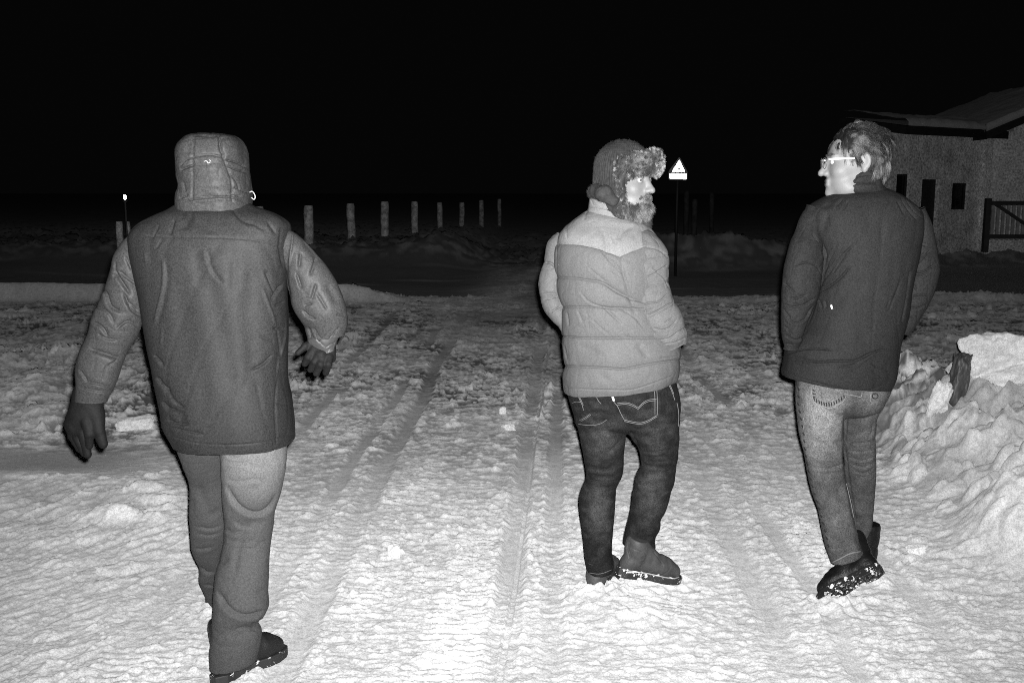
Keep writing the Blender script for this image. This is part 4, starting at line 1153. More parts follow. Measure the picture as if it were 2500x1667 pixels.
    for v, xl, xr, t, off in ((84, 700, 825, .045, .03), (92, 672, 862, .08, .03), (115, 640, 896, .105, .03), (150, 622, 915, .120, .03), (210, 622, 925, .128, .03), (270, 628, 932, .126, .03),
                              (320, 632, 938, .120, .03), (360, 619, 944, .115, .02), (400, 616, 942, .112, .02), (424, 618, 940, .110, .02)):
        a = at(*A([(xl, v)])[0], Y + off); b = at(*A([(xr, v)])[0], Y + off); hr.append(np.r_[(a + b) / 2, (b - a) / 2, (0, t, 0)])
    V, Q, T = loft(hem(hr, .9, .03), 220, 220, 2.5); F = tri_of(Q, T)
    V = rumple(V, F, .003, 16, (1, 1, 1), 31)
    V = crease(V, F, [([(690, 92), (682, 200), (686, 300), (680, 380)], 3, 4, 'seam'), ([(798, 88), (812, 160), (835, 230), (858, 300), (862, 390)], 3, 5, 'seam'),
                      ([(628, 250), (660, 238), (690, 225)], 4, 8), ([(626, 232), (650, 205), (690, 195)], 3, 6), ([(828, 205), (880, 215), (928, 240)], 3.5, 8), ([(832, 228), (880, 248), (930, 262)], 3, 7),
                      ([(820, 90), (806, 140), (830, 190)], 5, 7), ([(690, 190), (755, 180), (822, 192)], 3, 4, 'seam'), ([(700, 90), (760, 96), (810, 90)], 4, 4, 'seam'),
                      ([(632, 392), (700, 380), (760, 374), (850, 372), (930, 398)], 3.5, 5), ([(850, 348), (900, 372)], 3, 5), ([(868, 325), (935, 352)], 3, 6), ([(622, 380), (662, 362)], 3, 6),
                      ([(640, 300), (650, 350)], 4, 5), ([(850, 270), (880, 300), (900, 345)], 4, 5), ([(720, 370), (760, 366), (800, 372)], 2.5, 4), ([(670, 110), (660, 180)], 6, 4, 'soft'), ([(750, 220), (750, 360)], 30, -5, 'soft')], A)
    hood = cloth('hood', V, Q, T, m_slv, coat)
    P = A([(735, 212), (742, 208), (750, 212), (752, 219), (762, 214), (764, 208), (758, 204)])
    q = np.array([at(p[0], p[1], Y - .103) for p in P]); a, b, c = tube_arrays(q, .0016, 6)
    o = MB().add(a, b, c).build('cord_lock', m_cord, coat, True)
    P = A([(940, 350), (950, 346), (960, 356), (965, 372), (960, 382), (948, 374)]); q = np.array([at(p[0], p[1], Y + .0) for p in smooth_line(P)])
    a, b, c = tube_arrays(q, .0018, 6); MB().add(a, b, c).build('drawcord', m_cord, coat, True)
    # ---- trousers
    def leg(rows, rat=.95):
        out = []
        for v, xl, xr, off in rows:
            a = at(*B([(xl, v)])[0], Y + off); b = at(*B([(xr, v)])[0], Y + off); w = np.linalg.norm(b - a) / 2; out.append(np.r_[(a + b) / 2, (b - a) / 2, (0, w * rat, 0)])
        return out
    R = leg([(-330, 400, 860, .02), (-200, 330, 895, .01), (-60, 400, 893, 0), (60, 470, 892, 0), (200, 485, 885, 0), (300, 488, 870, .0), (400, 492, 850, .0), (500, 497, 820, .01), (600, 505, 808, .02), (700, 500, 790, .02),
             (800, 478, 786, .01), (900, 450, 780, .0), (1000, 440, 776, -.01), (1105, 432, 774, -.02), (1160, 430, 738, -.02), (1195, 430, 706, -.02), (1240, 430, 730, -.02), (1300, 420, 728, -.02), (1380, 409, 712, -.02), (1440, 412, 690, -.02)], .82)
    l2 = R[-1].copy(); R.append(np.r_[at(*B([(545, 1462)])[0], Y - .02), l2[3:6] * .97 + np.array((0, 0, .012)), l2[6:9] * .97])
    L_ = leg([(-330, 300, 760, .02), (-200, 200, 760, .02), (-60, 175, 640, .03), (80, 200, 530, .06), (200, 240, 520, .12), (340, 288, 510, .2), (500, 287, 512, .28), (650, 297, 518, .34), (740, 305, 505, .39), (800, 328, 495, .42), (850, 350, 490, .45),
              (930, 345, 475, .49), (1000, 372, 472, .53), (1060, 400, 468, .56), (1095, 425, 470, .58)], .9)
    p1 = loft(R, 120, 80, 2.1); p2 = loft(L_, 120, 80, 2.1)
    V, Q, T = remesh([p1, p2], .0062, 3); F = tri_of(Q, T)
    V = rumple(V, F, .003, 11, (1, 1, .8), 41)
    V = crease(V, F, [([(520, 350), (560, 440), (640, 505), (720, 517), (790, 475), (822, 400)], 6, 13), ([(598, 345), (640, 315), (690, 308), (742, 325)], 4, 7), ([(640, 160), (690, 140), (755, 152)], 4, 5),
                      ([(520, 205), (640, 215), (700, 238), (790, 228)], 4, 5), ([(505, 610), (550, 640), (612, 630)], 4, 8), ([(700, 708), (780, 688)], 4, 6), ([(505, 300), (560, 320), (630, 315)], 4, 6),
                      ([(455, 990), (510, 1085), (600, 1148), (690, 1145), (772, 1112)], 6.5, 15), ([(438, 1240), (455, 1262), (490, 1258)], 4, 6), ([(540, 1292), (620, 1262)], 4, 5), ([(735, 1165), (690, 1198), (672, 1192)], 4, 9),
                      ([(330, 330), (380, 450), (430, 560)], 8, 6, 'soft'), ([(330, 600), (430, 612), (485, 590)], 4, 5), ([(330, 640), (400, 655), (470, 640)], 4, 4), ([(310, 735), (360, 740), (430, 725)], 4, 5), ([(350, 850), (400, 885), (440, 880)], 4, 7),
                      ([(520, 690), (620, 700), (700, 690)], 4, 5), ([(560, 560), (600, 600), (680, 610)], 3, 6), ([(600, 760), (700, 800), (770, 790)], 3, 4), ([(470, 930), (560, 935)], 3, 5), ([(700, 1010), (768, 990)], 3, 5), ([(560, 1240), (640, 1225), (720, 1250)], 3, 7), ([(430, 1330), (520, 1350), (600, 1335)], 3, 5), ([(640, 560), (600, 700), (560, 900)], 5, 5, 'soft'), ([(500, 140), (560, 170), (640, 165)], 3, 5), ([(520, 730), (640, 735), (760, 728)], 4, 3.5), ([(470, 830), (520, 780)], 6, 5, 'soft'), ([(560, 560), (640, 590), (740, 560)], 8, 5, 'soft'), ([(380, 960), (430, 968)], 4, 6), ([(300, 520), (300, 420)], 6, 4, 'soft'),
                      ([(420, 545), (480, 490)], 6, 5, 'soft'), ([(660, 380), (760, 330)], 6, 4, 'soft')], B)
    Pp = proj(V); fade = sstep(1290, 1090, Pp[:, 1]) * sstep(535, 545, Pp[:, 0] + 0 * V[:, 1]) * (V[:, 1] < Y + .05)  # near leg paler towards the top
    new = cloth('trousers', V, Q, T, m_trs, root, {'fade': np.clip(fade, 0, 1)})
    # ---- gloves
    def P3(conv, u, v, d): p = conv([(u, v)])[0]; return at(p[0], p[1], Y + d)
    def glove(conv, s, lim, parts, name, blobs=()):
        cpt = P3(conv, *lim); f = Field(cpt - .16, cpt + .16, .0026)
        for pa in parts:
            a = P3(conv, *pa[0]); b = P3(conv, *pa[1]); ra = 1.12 * pa[2] / s / FPX * Y; rb = 1.12 * pa[3] / s / FPX * Y
            f.cap(a, b, ra, rb, pa[4], sc=(1, .8 if len(pa) < 6 else pa[5], 1))
        V, Q = f.mesh(); F = tri_of(Q, None); V = rumple(V, F, .0007, 45, (1, 1, 1), 51)
        return cloth(name, V, Q, None, m_glv, root)
    glove(Z1, 9.22, (700, 700, 0), [
        ((720, 250, .03), (860, 640, .02), 250, 190, .01, .6), ((640, 560, .02), (760, 800, .0), 150, 150, .02, .8), ((980, 620, .02), (1010, 880, .01), 90, 90,   .02, .75),
        ((540, 560, .01), (420, 600, 0), 90, 78, .012), ((420, 600, .0), (250, 755, -.01), 72, 58, .004),
        ((600, 680, 0), (480, 850, -.01), 84, 80, .008), ((480, 850, -.01), (405, 985, 0), 80, 72, .002),
        ((720, 780, 0), (620, 950, -.012), 86, 76, .006), ((620, 950, -.012), (530, 1130, .0), 74, 64, .002),
        ((830, 820, 0), (760, 1010, -.016), 88, 84, .006), ((760, 1010, -.016), (665, 1210, -.004), 82, 72, .002),
        ((960, 860, 0), (930, 1010, -.012), 82, 82, .006), ((930, 1010, -.012), (880, 1195, 0), 80, 70, .002)], 'glove')
    glove(Hc, 2.529, (520, 900, -.02), [
        ((545, 720, -.01), (530, 830, -.01), 88, 92, .01, .65), ((500, 860, -.01), (470, 900, -.01), 70, 66,   .02, .75), ((590, 850, -.015), (600, 880, -.015), 52, 44,   .02, .75),
        ((440, 870, .015), (450, 970, .03), 34, 30, .006), ((450, 970, .03), (495, 1050, .03), 28, 24, .003),
        ((465, 880, 0), (480, 985, .008), 34, 30, .004), ((480, 985, .008), (522, 1075, .006), 28, 24, .002),
        ((500, 890, -.018), (520, 990, -.016), 33, 29, .004), ((520, 990, -.016), (540, 1085, -.012), 27, 24, .002),
        ((530, 880, -.036), (548, 960, -.04), 30, 27, .004), ((548, 960, -.04), (552, 1030, -.03), 26, 22, .002),
        ((590, 860, -.02), (608, 940, -.03), 42, 38, .01), ((608, 940, -.03), (636, 1020, -.03), 36, 27, .003)], 'glove')
    # glove gauntlet and straps of the right hand: pale cuff below the sleeve
    C0 = Z1([(860, 250)])[0]; C1 = Z1([(870, 720)])[0]
    rg = limb_rings([(C0[0], C0[1], 370 / 9.22, .02, .75), (Z1([(810, 500)])[0] + (325 / 9.22, .015, .7)), (C1 + (215 / 9.22, .01, .6))], Y)
    V, Q, T = loft(hem(rg, .9, .01), 60, 90, 2.1); F = tri_of(Q, T); V = rumple(V, F, .003, 25, (1, 1, 1), 55)
    V = crease(V, F, [([(600, 330), (700, 470), (860, 620)], 1.3, 4), ([(880, 640), (1000, 560), (1120, 520)], 1.3, 4)], Z1)
    cloth('glove_cuff', V, Q, T, material('cuff_cloth', 0.0414, .5, .3, var=.1), coat)
    # ---- boots
    m_boot = material('dark_boot_leather', 0.0152, 0.55, 0.35, var=0.15, vscale=30, bump=0.2, bscale=200)
    hl = at(524, 1668, Y + .02); hl[2] = ground_z(hl[0], hl[1]) + .018
    bt, Bf = boot(root, hl, (.66, .75, .02), (0, 0, 1), m_boot, M_SOLE, .20, .285)
    tmp = []
    for k in range(4):      # laces
        c = np.array((0, .12 + .022 * k, .118 - .012 * k)); q = np.array([c + (-.024, 0, -.006), c + (0, .006, .010), c + (.024, .010, -.004)])
        a, b, cc = tube_arrays(place(q, Bf, hl), .0026, 6); tmp.append((a, b, cc))
    mb = MB(); [mb.add(*t) for t in tmp]; mb.build('lace', m_cord, bt, True)
    h2 = at(516, 1488, Y + .66); h2[2] = ground_z(h2[0], h2[1]) + .015
    boot(root, h2, (.12, .98, 0), (0, 0, 1), m_boot, M_SOLE, .20, .285)
    # ---- body inside the clothes
    J = lambda u, v, d, c=A: P3(c, u, v, d)
    Hd = J(778, 262, .03); hb = frame((0, 1, -.03))
    V, Q, T = body(root, M_SKIN, Hd, hb, .88, J(778, 420, .03), J(780, 640, .02), J(830, 1330, .02),
                   [(J(455, 580, .0), J(315, 960, 0), J(230, 1250, -.01), J(205, 1400, -.012)), (J(1105, 580, 0), J(1270, 860, 0), J(1262, 1005, .045), J(1228, 1100, .035))],
                   [(J(660, 250, .02, B), J(645, 740, .02, B), J(560, 1320, -.01, B), J(555, 1400, .0, B)), (J(380, 250, .19, B), J(400, 740, .45, B), J(430, 1000, .56, B), J(450, 1080, .62, B))], {})
    cloth('body', V, Q, T, M_SKIN, root)
left_man()
# ================================================================ middle man: quilted jacket, trapper hat, beard
def middle_man():
    Y = 3.98
    C = cr(1280, 320, 2.307); D = cr(1350, 880, 2.6135); K = cr(1400, 330, 6.817)
    root = empty('person', (at(1480, 1430, Y)[0], Y, 0))
    tag(root, 'bearded person in fur-brimmed hat and pale quilted jacket, looking back over the right shoulder', 'person')
    m_jk = material('quilted_nylon', 0.1035, 0.6, 0.15, var=0.05, vscale=6, grain=0.24, attr='yoke', attr_col=0.175)
    m_jean = material('dark_denim', 0.0117, 0.85, 0.15, var=0.35, vscale=35, bump=0.25, bscale=500, attr='fade', attr_col=0.056, grain=0.68)
    m_thr = material('denim_thread', 0.1518, 0.8, 0.1, var=0.2)
    m_knit = material('dark_knit', 0.031, 0.95, 0.1, var=0.35, vscale=70)
    m_fur = material('pale_fur', 0.0345, 0.7, 0.2, var=0.3, vscale=25, attr='tone', attr_col=0.42)
    m_hair = material('beard_hair', 0.0379, 0.6, 0.25, var=0.4, vscale=40, attr='tone', attr_col=0.19)
    m_boot = material('worn_boot_leather', 0.060, 0.55, 0.3, var=0.3, vscale=18, bump=0.15, bscale=150)
    def rings(conv, rows):
        out = []
        for yl, xl, yr, xr, t, off in rows:
            a = at(*conv([(xl, yl)])[0], Y + off); b = at(*conv([(xr, yr)])[0], Y + off); out.append(np.r_[(a + b) / 2, (b - a) / 2, (0, t, 0)])
        return out
    # ---- jacket trunk
    rows = [(425, 372, 470, 600, .075, .02), (440, 352, 490, 640, .085, .02), (468, 310, 520, 690, .105, .01), (512, 252, 560, 730, .128, .01), (575, 192, 612, 765, .15, 0), (640, 178, 650, 785, .165, 0),
            (720, 176, 720, 800, .175, 0), (800, 178, 800, 800, .18, 0), (900, 188, 900, 800, .18, 0), (1000, 210, 1000, 800, .178, 0), (1060, 214, 1060, 812, .178, 0), (1150, 211, 1150, 835, .18, 0),
            (1185, 214, 1185, 850, .18, 0), (1240, 222, 1235, 872, .185, 0), (1320, 226, 1300, 866, .188, 0), (1365, 222, 1330, 862, .188, 0), (1410, 226, 1362, 858, .186, 0), (1462, 230, 1388, 854, .178, 0)]
    rr = rings(C, rows)
    V, Q, T = loft(hem(rr), 360, 320, 2.3); F = tri_of(Q, T)
    P = proj(V); u = (P[:, 0] - 1280) * 2.307; v = (P[:, 1] - 320) * 2.307
    # quilt lines run all the way round: press them by height
    zq = [(195, 800, 825, 915), (205, 800, 990, 1000), (208, 840, 1157, 1165), (230, 870, 1326, 1292)]
    V0 = V.copy(); N = vnormals(V, F)
    dsum = np.zeros(len(V)); lines = []
    ym = np.interp(u, [180, 300, 430, 540, 700, 800], [637, 638, 665, 707, 640, 600])
    l1 = np.interp(u, [180, 300, 430, 520, 600, 800], [825, 830, 850, 905, 945, 990]); l2 = np.interp(u, [180, 350, 500, 620, 800], [992, 992, 996, 1002, 1010])
    l3 = np.interp(u, [200, 330, 480, 700, 860], [1155, 1165, 1166, 1166, 1160]); l4 = np.interp(u, [230, 400, 560, 700, 860], [1322, 1330, 1340, 1312, 1288])
    l5 = np.interp(u, [225, 400, 600, 700, 860], [1446, 1456, 1460, 1430, 1368])
    edges = np.stack([ym, l1, l2, l3, l4, l5 + 60], 1)
    bul = np.zeros(len(V))
    for i in range(len(edges[0]) - 1):
        t = (v - edges[:, i]) / (edges[:, i + 1] - edges[:, i]); m = (t > 0) & (t < 1)
        bul = np.where(m, np.clip(4 * t * (1 - t), 0, 1) ** 0.5, bul)
    V = V + N * (0.011 * bul * (v > edges[:, 0]) - 0.004)[:, None]
    V = rumple(V, F, .0035, 10, (1, 1, .6), 61)
    st = [([(x, float(np.interp(x, xs, ys))) for x in range(180, 880, 50)], 1.6, 3.2, 'seam') for xs, ys in
          (([180, 300, 430, 520, 600, 800], [825, 830, 850, 905, 945, 990]), ([180, 350, 500, 620, 800], [992, 992, 996, 1002, 1010]), ([200, 330, 480, 700, 860], [1155, 1165, 1166, 1166, 1160]),
           ([230, 400, 560, 700, 860], [1322, 1330, 1340, 1312, 1288]), ([225, 400, 600, 700, 860], [1446, 1456, 1460, 1430, 1368]))]
    st += [([(180, 637), (300, 638), (430, 665), (540, 707)], 1.4, 5, 'seam'), ([(430, 670), (480, 730), (560, 815)], 2.2, 5), ([(470, 700), (540, 770), (570, 850)], 2, 5), ([(440, 850), (520, 905), (598, 942)], 2.2, 6),
           ([(360, 770), (420, 820), (470, 860)], 2.5, 4), ([(480, 780), (540, 820)], 2, 4), ([(310, 900), (360, 960), (420, 985), (520, 1010)], 2.2, 5), ([(440, 990), (500, 1045), (548, 1090)], 2.2, 5), ([(460, 1000), (520, 1060)], 2, 4),
           ([(380, 1060), (430, 1110), (480, 1150)], 2.2, 4), ([(540, 1000), (620, 1050), (680, 1120)], 2.2, 4), ([(530, 1110), (560, 1150), (600, 1165)], 2.4, 5), ([(300, 1010), (330, 1080)], 3, 4), ([(240, 1020), (250, 1100)], 3, 4),
           ([(445, 560), (465, 640), (462, 700)], 4, 6, 'soft'), ([(490, 590), (520, 640)], 3, 4), ([(520, 620), (560, 560), (620, 530)], 4, 6, 'soft'), ([(345, 445), (340, 500)], 3, 4), ([(230, 520), (240, 600)], 3, 4),
           ([(250, 470), (400, 440), (500, 460)], 4, 4, 'soft'), ([(178, 640), (180, 850), (196, 960), (220, 1000)], 1.8, 6, 'seam'), ([(545, 708), (560, 800), (580, 880), (606, 970), (625, 1040)], 3, 6, 'soft'),
           ([(220, 1200), (240, 1290)], 4, 4), ([(640, 1200), (700, 1280)], 5, 5, 'soft'), ([(300, 1200), (420, 1260)], 6, 4, 'soft'), ([(760, 1280), (860, 1270)], 2, 5), ([(400, 1360), (500, 1420)], 6, 3, 'soft')]
    V = crease(V, F, st, C)
    yoke = sstep(3, -3, v - ym) * (1 - 0)
    jk = cloth('quilted_jacket', V, Q, T, m_jk, root, {'yoke': yoke})
    # ---- sleeves
    def slv(rows, st, seed, qs):
        rw = [C([(r[0], r[1])])[0] + (r[2] / 2.307,) + tuple(r[3:]) for r in rows]
        rg = limb_rings(rw, Y); d = unit(np.array(rg[-1][:3]) - rg[-2][:3])
        V, Q, T = loft(hem(rg, .9, .025, -d), 240, 170, 2.1); F = tri_of(Q, T)
        V = rumple(V, F, .0045, 13, (1, 1, .8), seed); n = 240 + 0
        # padded rolls along the arm
        run = (np.arange(len(V)) // 170) / 240.0; run[run > 1] = 1; N = vnormals(V, F)
        b = np.abs(np.sin(run * math.pi * qs)) ** .5; V = V + N * (0.007 * b - .003)[:, None]
        V = crease(V, F, st, C)
        return cloth('sleeve', V, Q, T, m_jk, jk, {'yoke': np.zeros(len(V))})
    slv([(640, 575, 60, -.06, .8), (668, 625, 86, -.08, .8), (680, 700, 128, -.10, .62), (686, 790, 124, -.11, .62), (698, 880, 116, -.11, .65), (722, 965, 110, -.12, .65), (757, 1040, 112, -.12, .65),
         (802, 1108, 104, -.12, .65), (840, 1165, 86, -.12, .7), (852, 1205, 66, -.11, .7)],
        [([(560, 850), (620, 830), (700, 820), (800, 760)], 2.2, 5, 'seam'), ([(550, 720), (600, 680), (660, 655), (760, 670), (810, 710)], 1.8, 5, 'seam'), ([(600, 640), (640, 600)], 3, 5), ([(560, 690), (590, 620), (640, 560)], 3, 5, 'soft'),
         ([(740, 790), (790, 830), (812, 880)], 2.2, 6), ([(720, 770), (760, 790)], 2, 5), ([(640, 990), (700, 970), (760, 960), (815, 910)], 2.4, 7), ([(700, 1040), (760, 1010), (810, 980), (850, 960)], 2.2, 6),
         ([(620, 1030), (680, 1015), (730, 1000)], 2.4, 6), ([(720, 1110), (790, 1120), (830, 1100), (860, 1060)], 2, 6), ([(755, 1180), (820, 1165), (870, 1130), (905, 1110)], 1.6, 5, 'seam'), ([(790, 1080), (840, 1050)], 2, 5),
         ([(790, 1200), (850, 1190), (915, 1160)], 1.5, 4, 'seam'), ([(600, 900), (680, 930)], 3, 5), ([(580, 760), (660, 800)], 3, 4), ([(690, 1090), (740, 1150)], 3, 4), ([(640, 700), (700, 730)], 4, 3, 'soft')], 71, 5)
    slv([(235, 590, 56, .06, .9), (205, 650, 70, .06, .9), (172, 740, 60, .05, 1), (156, 830, 68, .05, 1), (156, 920, 68, .04, 1), (178, 990, 62, .03, 1), (212, 1050, 52, .02, 1), (250, 1100, 44, .0, 1), (280, 1140, 40, 0, 1)],
        [([(125, 740), (150, 745), (175, 765)], 2, 6, 'seam'), ([(95, 905), (140, 910), (190, 905)], 1.8, 6), ([(110, 950), (150, 945), (190, 930)], 1.8, 6), ([(145, 1020), (175, 1005), (210, 985)], 2, 6), ([(120, 930), (170, 925)], 2, 4)], 72, 4)
    # ---- collar
    cr_ = rings(C, [(452, 352, 520, 655, .098, .02), (430, 358, 500, 640, .094, .02), (400, 362, 470, 620, .088, .02), (378, 368, 440, 592, .084, .02), (371, 378, 428, 575, .079, .02)])
    V, Q, T = loft(hem(cr_, .9, -.02), 60, 160, 2.1); F = tri_of(Q, T); V = rumple(V, F, .002, 20, (1, 1, 1), 75)
    V = crease(V, F, [([(358, 425), (450, 438), (540, 470), (640, 500)], 1.5, 4, 'seam'), ([(372, 385), (390, 420)], 2, 4), ([(372, 378), (480, 392), (560, 420)], 1.3, 2, 'seam')], C)
    cloth('collar', V, Q, T, m_jk, jk, {'yoke': np.full(len(V), 1.0)})
    # ---- jeans
    def lg(rows, rat): return [np.r_[x[:6], (0, np.linalg.norm(x[3:6]) * rat, 0)] for x in rings(D, [(v, a, v2, b, .1, o) for v, a, v2, b, o in rows])]
    hips = rings(D, [(60, 110, 20, 745, .12, 0), (120, 95, 100, 770, .15, 0), (200, 92, 170, 795, .165, 0), (280, 112, 260, 812, .165, 0), (350, 135, 340, 812, .15, 0), (420, 160, 410, 800, .11, 0), (450, 230, 450, 740, .05, 0)])
    Lg = lg([(160, 100, 160, 420, 0), (260, 110, 260, 440, 0), (340, 132, 340, 462, -.01), (430, 157, 430, 466, -.01), (550, 184, 550, 457, 0), (650, 204, 650, 450, 0), (700, 208, 700, 446, 0), (745, 206, 745, 438, 0), (800, 186, 800, 410, .0),
             (860, 170, 860, 402, 0), (920, 165, 920, 397, .0), (1040, 180, 1040, 387, 0), (1150, 194, 1150, 380, .0), (1240, 203, 1235, 380, .01), (1290, 206, 1280, 388, .01), (1335, 214, 1318, 388, .01), (1368, 226, 1345, 385, .01)], .95)
    Rg = lg([(160, 470, 160, 792, -.02), (260, 450, 260, 812, -.03), (340, 450, 340, 810, -.03), (430, 464, 430, 804, -.03), (500, 508, 500, 805, -.03), (560, 544, 560, 802, -.03), (620, 556, 620, 800, -.03), (665, 560, 665, 790, -.02), (730, 532, 730, 781, -.01),
             (830, 510, 830, 756, .02), (950, 495, 950, 720, .03), (1000, 482, 1005, 690, .03), (1060, 466, 1070, 684, .04), (1120, 452, 1125, 655, .04), (1165, 446, 1195, 657, .04)], .95)
    V, Q, T = remesh([loft(hips, 70, 110, 2.3), loft(Lg, 130, 80, 2.1), loft(Rg, 130, 80, 2.1)], .006, 3); F = tri_of(Q, T)
    V = rumple(V, F, .003, 13, (1, 1, 1), 81)
    V = crease(V, F, [([(555, 580), (640, 588), (725, 575), (795, 585)], 2.2, 8), ([(560, 612), (660, 618), (790, 618)], 2.2, 9), ([(565, 640), (660, 648), (790, 642)], 2, 7), ([(215, 668), (300, 692), (430, 690)], 2.2, 7),
                      ([(215, 722), (300, 742), (400, 742)], 2.2, 8), ([(205, 760), (320, 778), (405, 770)], 2, 7), ([(190, 800), (300, 815), (400, 800)], 2.2, 6), ([(240, 835), (320, 845), (392, 828)], 2, 5),
                      ([(208, 640), (300, 640), (390, 555), (442, 500)], 3, 7), ([(230, 690), (330, 700), (420, 650)], 2, 6), ([(468, 420), (520, 505), (548, 575)], 3, 8), ([(578, 998), (620, 1045), (668, 1075)], 3, 8), ([(558, 985), (620, 962), (668, 935)], 2.4, 6),
                      ([(560, 700), (690, 720), (780, 690)], 3, 5), ([(200, 340), (300, 330), (400, 350)], 3, 5), ([(380, 240), (400, 320), (460, 430)], 3, 7, 'soft'), ([(600, 200), (640, 300)], 4, 4, 'soft'), ([(660, 830), (700, 930)], 4, 6, 'soft'),
                      ([(210, 1295), (290, 1315), (385, 1290)], 1.5, 7, 'seam'), ([(450, 1120), (560, 1145), (655, 1170)], 1.5, 6, 'seam'), ([(240, 1240), (300, 1262), (380, 1250)], 2.4, 6), ([(500, 1080), (580, 1100), (650, 1090)], 2.4, 5), ([(210, 560), (300, 560)], 4, 4)], D)
    F = tri_of(Q, T); P = proj(V); u = (P[:, 0] - 1350) * 2.6135; v = (P[:, 1] - 880) * 2.6135
    fd = lambda cx, cy, rx, ry: np.exp(-(((u - cx) / rx) ** 2 + ((v - cy) / ry) ** 2))
    fade = np.clip(.75 * fd(290, 950, 75, 150) + .7 * fd(620, 830, 90, 160) + .55 * fd(320, 500, 110, 130) + .3 * fd(650, 420, 120, 120) + .25 * noise3(V[:, 0] * 30, V[:, 1] * 30, V[:, 2] * 60, 3), 0, 1)
    jn = cloth('jeans', V, Q, T, m_jean, root, {'fade': fade})
    st = [[(410, 272), (470, 268), (510, 280), (543, 300)], [(543, 300), (575, 268), (610, 250), (660, 245)], [(412, 282), (470, 278), (510, 290), (543, 309)], [(543, 309), (575, 278), (610, 260), (660, 254)],
          [(375, 235), (390, 262), (412, 290), (430, 330), (455, 378)], [(455, 376), (505, 388), (560, 394), (610, 378), (662, 348)], [(455, 385), (505, 397), (560, 403), (610, 387), (662, 357)],
          [(645, 165), (650, 250), (650, 345)], [(660, 160), (665, 250), (665, 350)], [(120, 272), (150, 262), (182, 266)], [(155, 215), (175, 255), (188, 285), (196, 318)], [(160, 215), (182, 255), (195, 285)], [(178, 386), (210, 368), (242, 345)],
          [(170, 380), (205, 362), (235, 342)], [(160, 404), (230, 410), (300, 402), (342, 378)], [(192, 320), (240, 340)], [(720, 125), (745, 170), (762, 210), (776, 252)], [(728, 125), (752, 170), (770, 215)], [(275, 225), (290, 255), (308, 276)],
          [(790, 270), (800, 330), (800, 420)], [(218, 1350), (300, 1358), (380, 1330)]]
    stitch(V, F, st, D, 'stitching', m_thr, jn, .0013, .0012)
    tg = at(*D([(384, 243)])[0], Y - .165); 
    bt = BVHTree.FromPolygons(V.tolist(), F.tolist()); h = bt.ray_cast(Vector((0, 0, EYE)), Vector(unit(tg - np.array((0, 0, EYE)))))
    if h[0] is not None:
        c = np.array(h[0]); MB().box(c + np.array((0, -.003, 0)), (.004, .002, .009), frame((0, 1, 0), (-.35, 0, 1)), .0008).build('pocket_tab', material('white_tab', .8, .6, .2, var=.05), jn)
    # ---- boots
    G = cr(1480, 1300, 9.8)
    hl = at(1447, 1452, Y - .03); hl[2] = ground_z(hl[0], hl[1]) - .028
    boot(root, hl, (.42, .9, 0.0), (0, 0, 1), m_boot, M_SOLE, .17, .30, .98)
    hb_ = at(*G([(300, 960)])[0], Y - .03); tb_ = at(*G([(1740, 1180)])[0], Y + .04); L0 = np.linalg.norm(tb_ - hb_)
    b2, B2 = boot(root, hb_ + np.array((0, 0, .012)), tb_ - hb_, (0, -.12, 1), m_boot, M_SOLE, .165, .30, min(1.05, L0 / .30), ([([(530, 215), (505, 400), (560, 600)], 1.2, 3.5, 'seam'), ([(560, 235), (545, 400), (590, 590)], 1.0, 2.5, 'seam'), ([(600, 380), (760, 430), (920, 500), (1090, 600)], 1.3, 3, 'fold'), ([(1160, 660), (1250, 730), (1380, 800)], 1.6, 4, 'fold'), ([(1120, 440), (1250, 600), (1330, 720)], 1.2, 3, 'seam'), ([(820, 560), (870, 640), (900, 560)], 1.4, 3, 'fold'), ([(1350, 1010), (1500, 900), (1560, 800)], 1.2, 2, 'seam')], G))
    mb = MB()
    for k in range(5):
        c = np.array((0, .10 + .024 * k, .132 - .016 * k)); q = np.array([c + (-.022, 0, -.008), c + (0, .006, .009), c + (.022, .010, -.006)]); mb.add(*tube_arrays(place(q, B2, hb_), .0024, 6))
    mb.build('lace', material('boot_lace', .03, .8, .2, var=.2), b2, True)
    # welt line with snow caught on it
    ys = np.linspace(.0, .285, 40); ws = np.interp(ys, [0, .03, .08, .13, .20, .25, .285], [.03, .039, .036, .036, .049, .046, .02])
    sc = min(1.05, L0 / .30)
    q = place(np.stack([ws + .001, ys, np.full(40, .022)], 1), B2, hb_ + np.array((0, 0, .012)), sc)
    mb = MB(); mb.add(*tube_arrays(q, .0028, 6)); mb.build('welt', material('pale_welt', .35, .7, .2, var=.3, vscale=50), b2, True)
    rs = np.random.RandomState(4); mb = MB()
    for k in range(22):
        yy = rs.uniform(.0, .12) if k < 18 else rs.uniform(0, .27); wv = np.interp(yy, [0, .03, .08, .13, .20, .25, .285], [.03, .039, .036, .036, .049, .046, .02])
        p = place(np.array([[wv + .0015, yy, rs.uniform(.002, .026)]]), B2, hb_ + np.array((0, 0, .012)), sc)[0]
        V_, T_ = box_arrays((0, 0, 0), (rs.uniform(.002, .012), rs.uniform(.001, .003), rs.uniform(.0015, .004)), frame(rs.normal(size=3)), .0015); mb.add(V_ + p, tris=T_)
    mb.build('stuck_snow', M_SNOW, b2, True)['kind'] = 'stuff'
    # ---- head, hat, fur, beard
    Hd = at(*C([(570, 284)])[0], Y - .0); hbz = frame((.78, -.625, -.02), (.0, 0, 1)); hs = 1.08
    JC = lambda u, v, d: at(*C([(u, v)])[0], Y + d); JD = lambda u, v, d: at(*D([(u, v)])[0], Y + d)
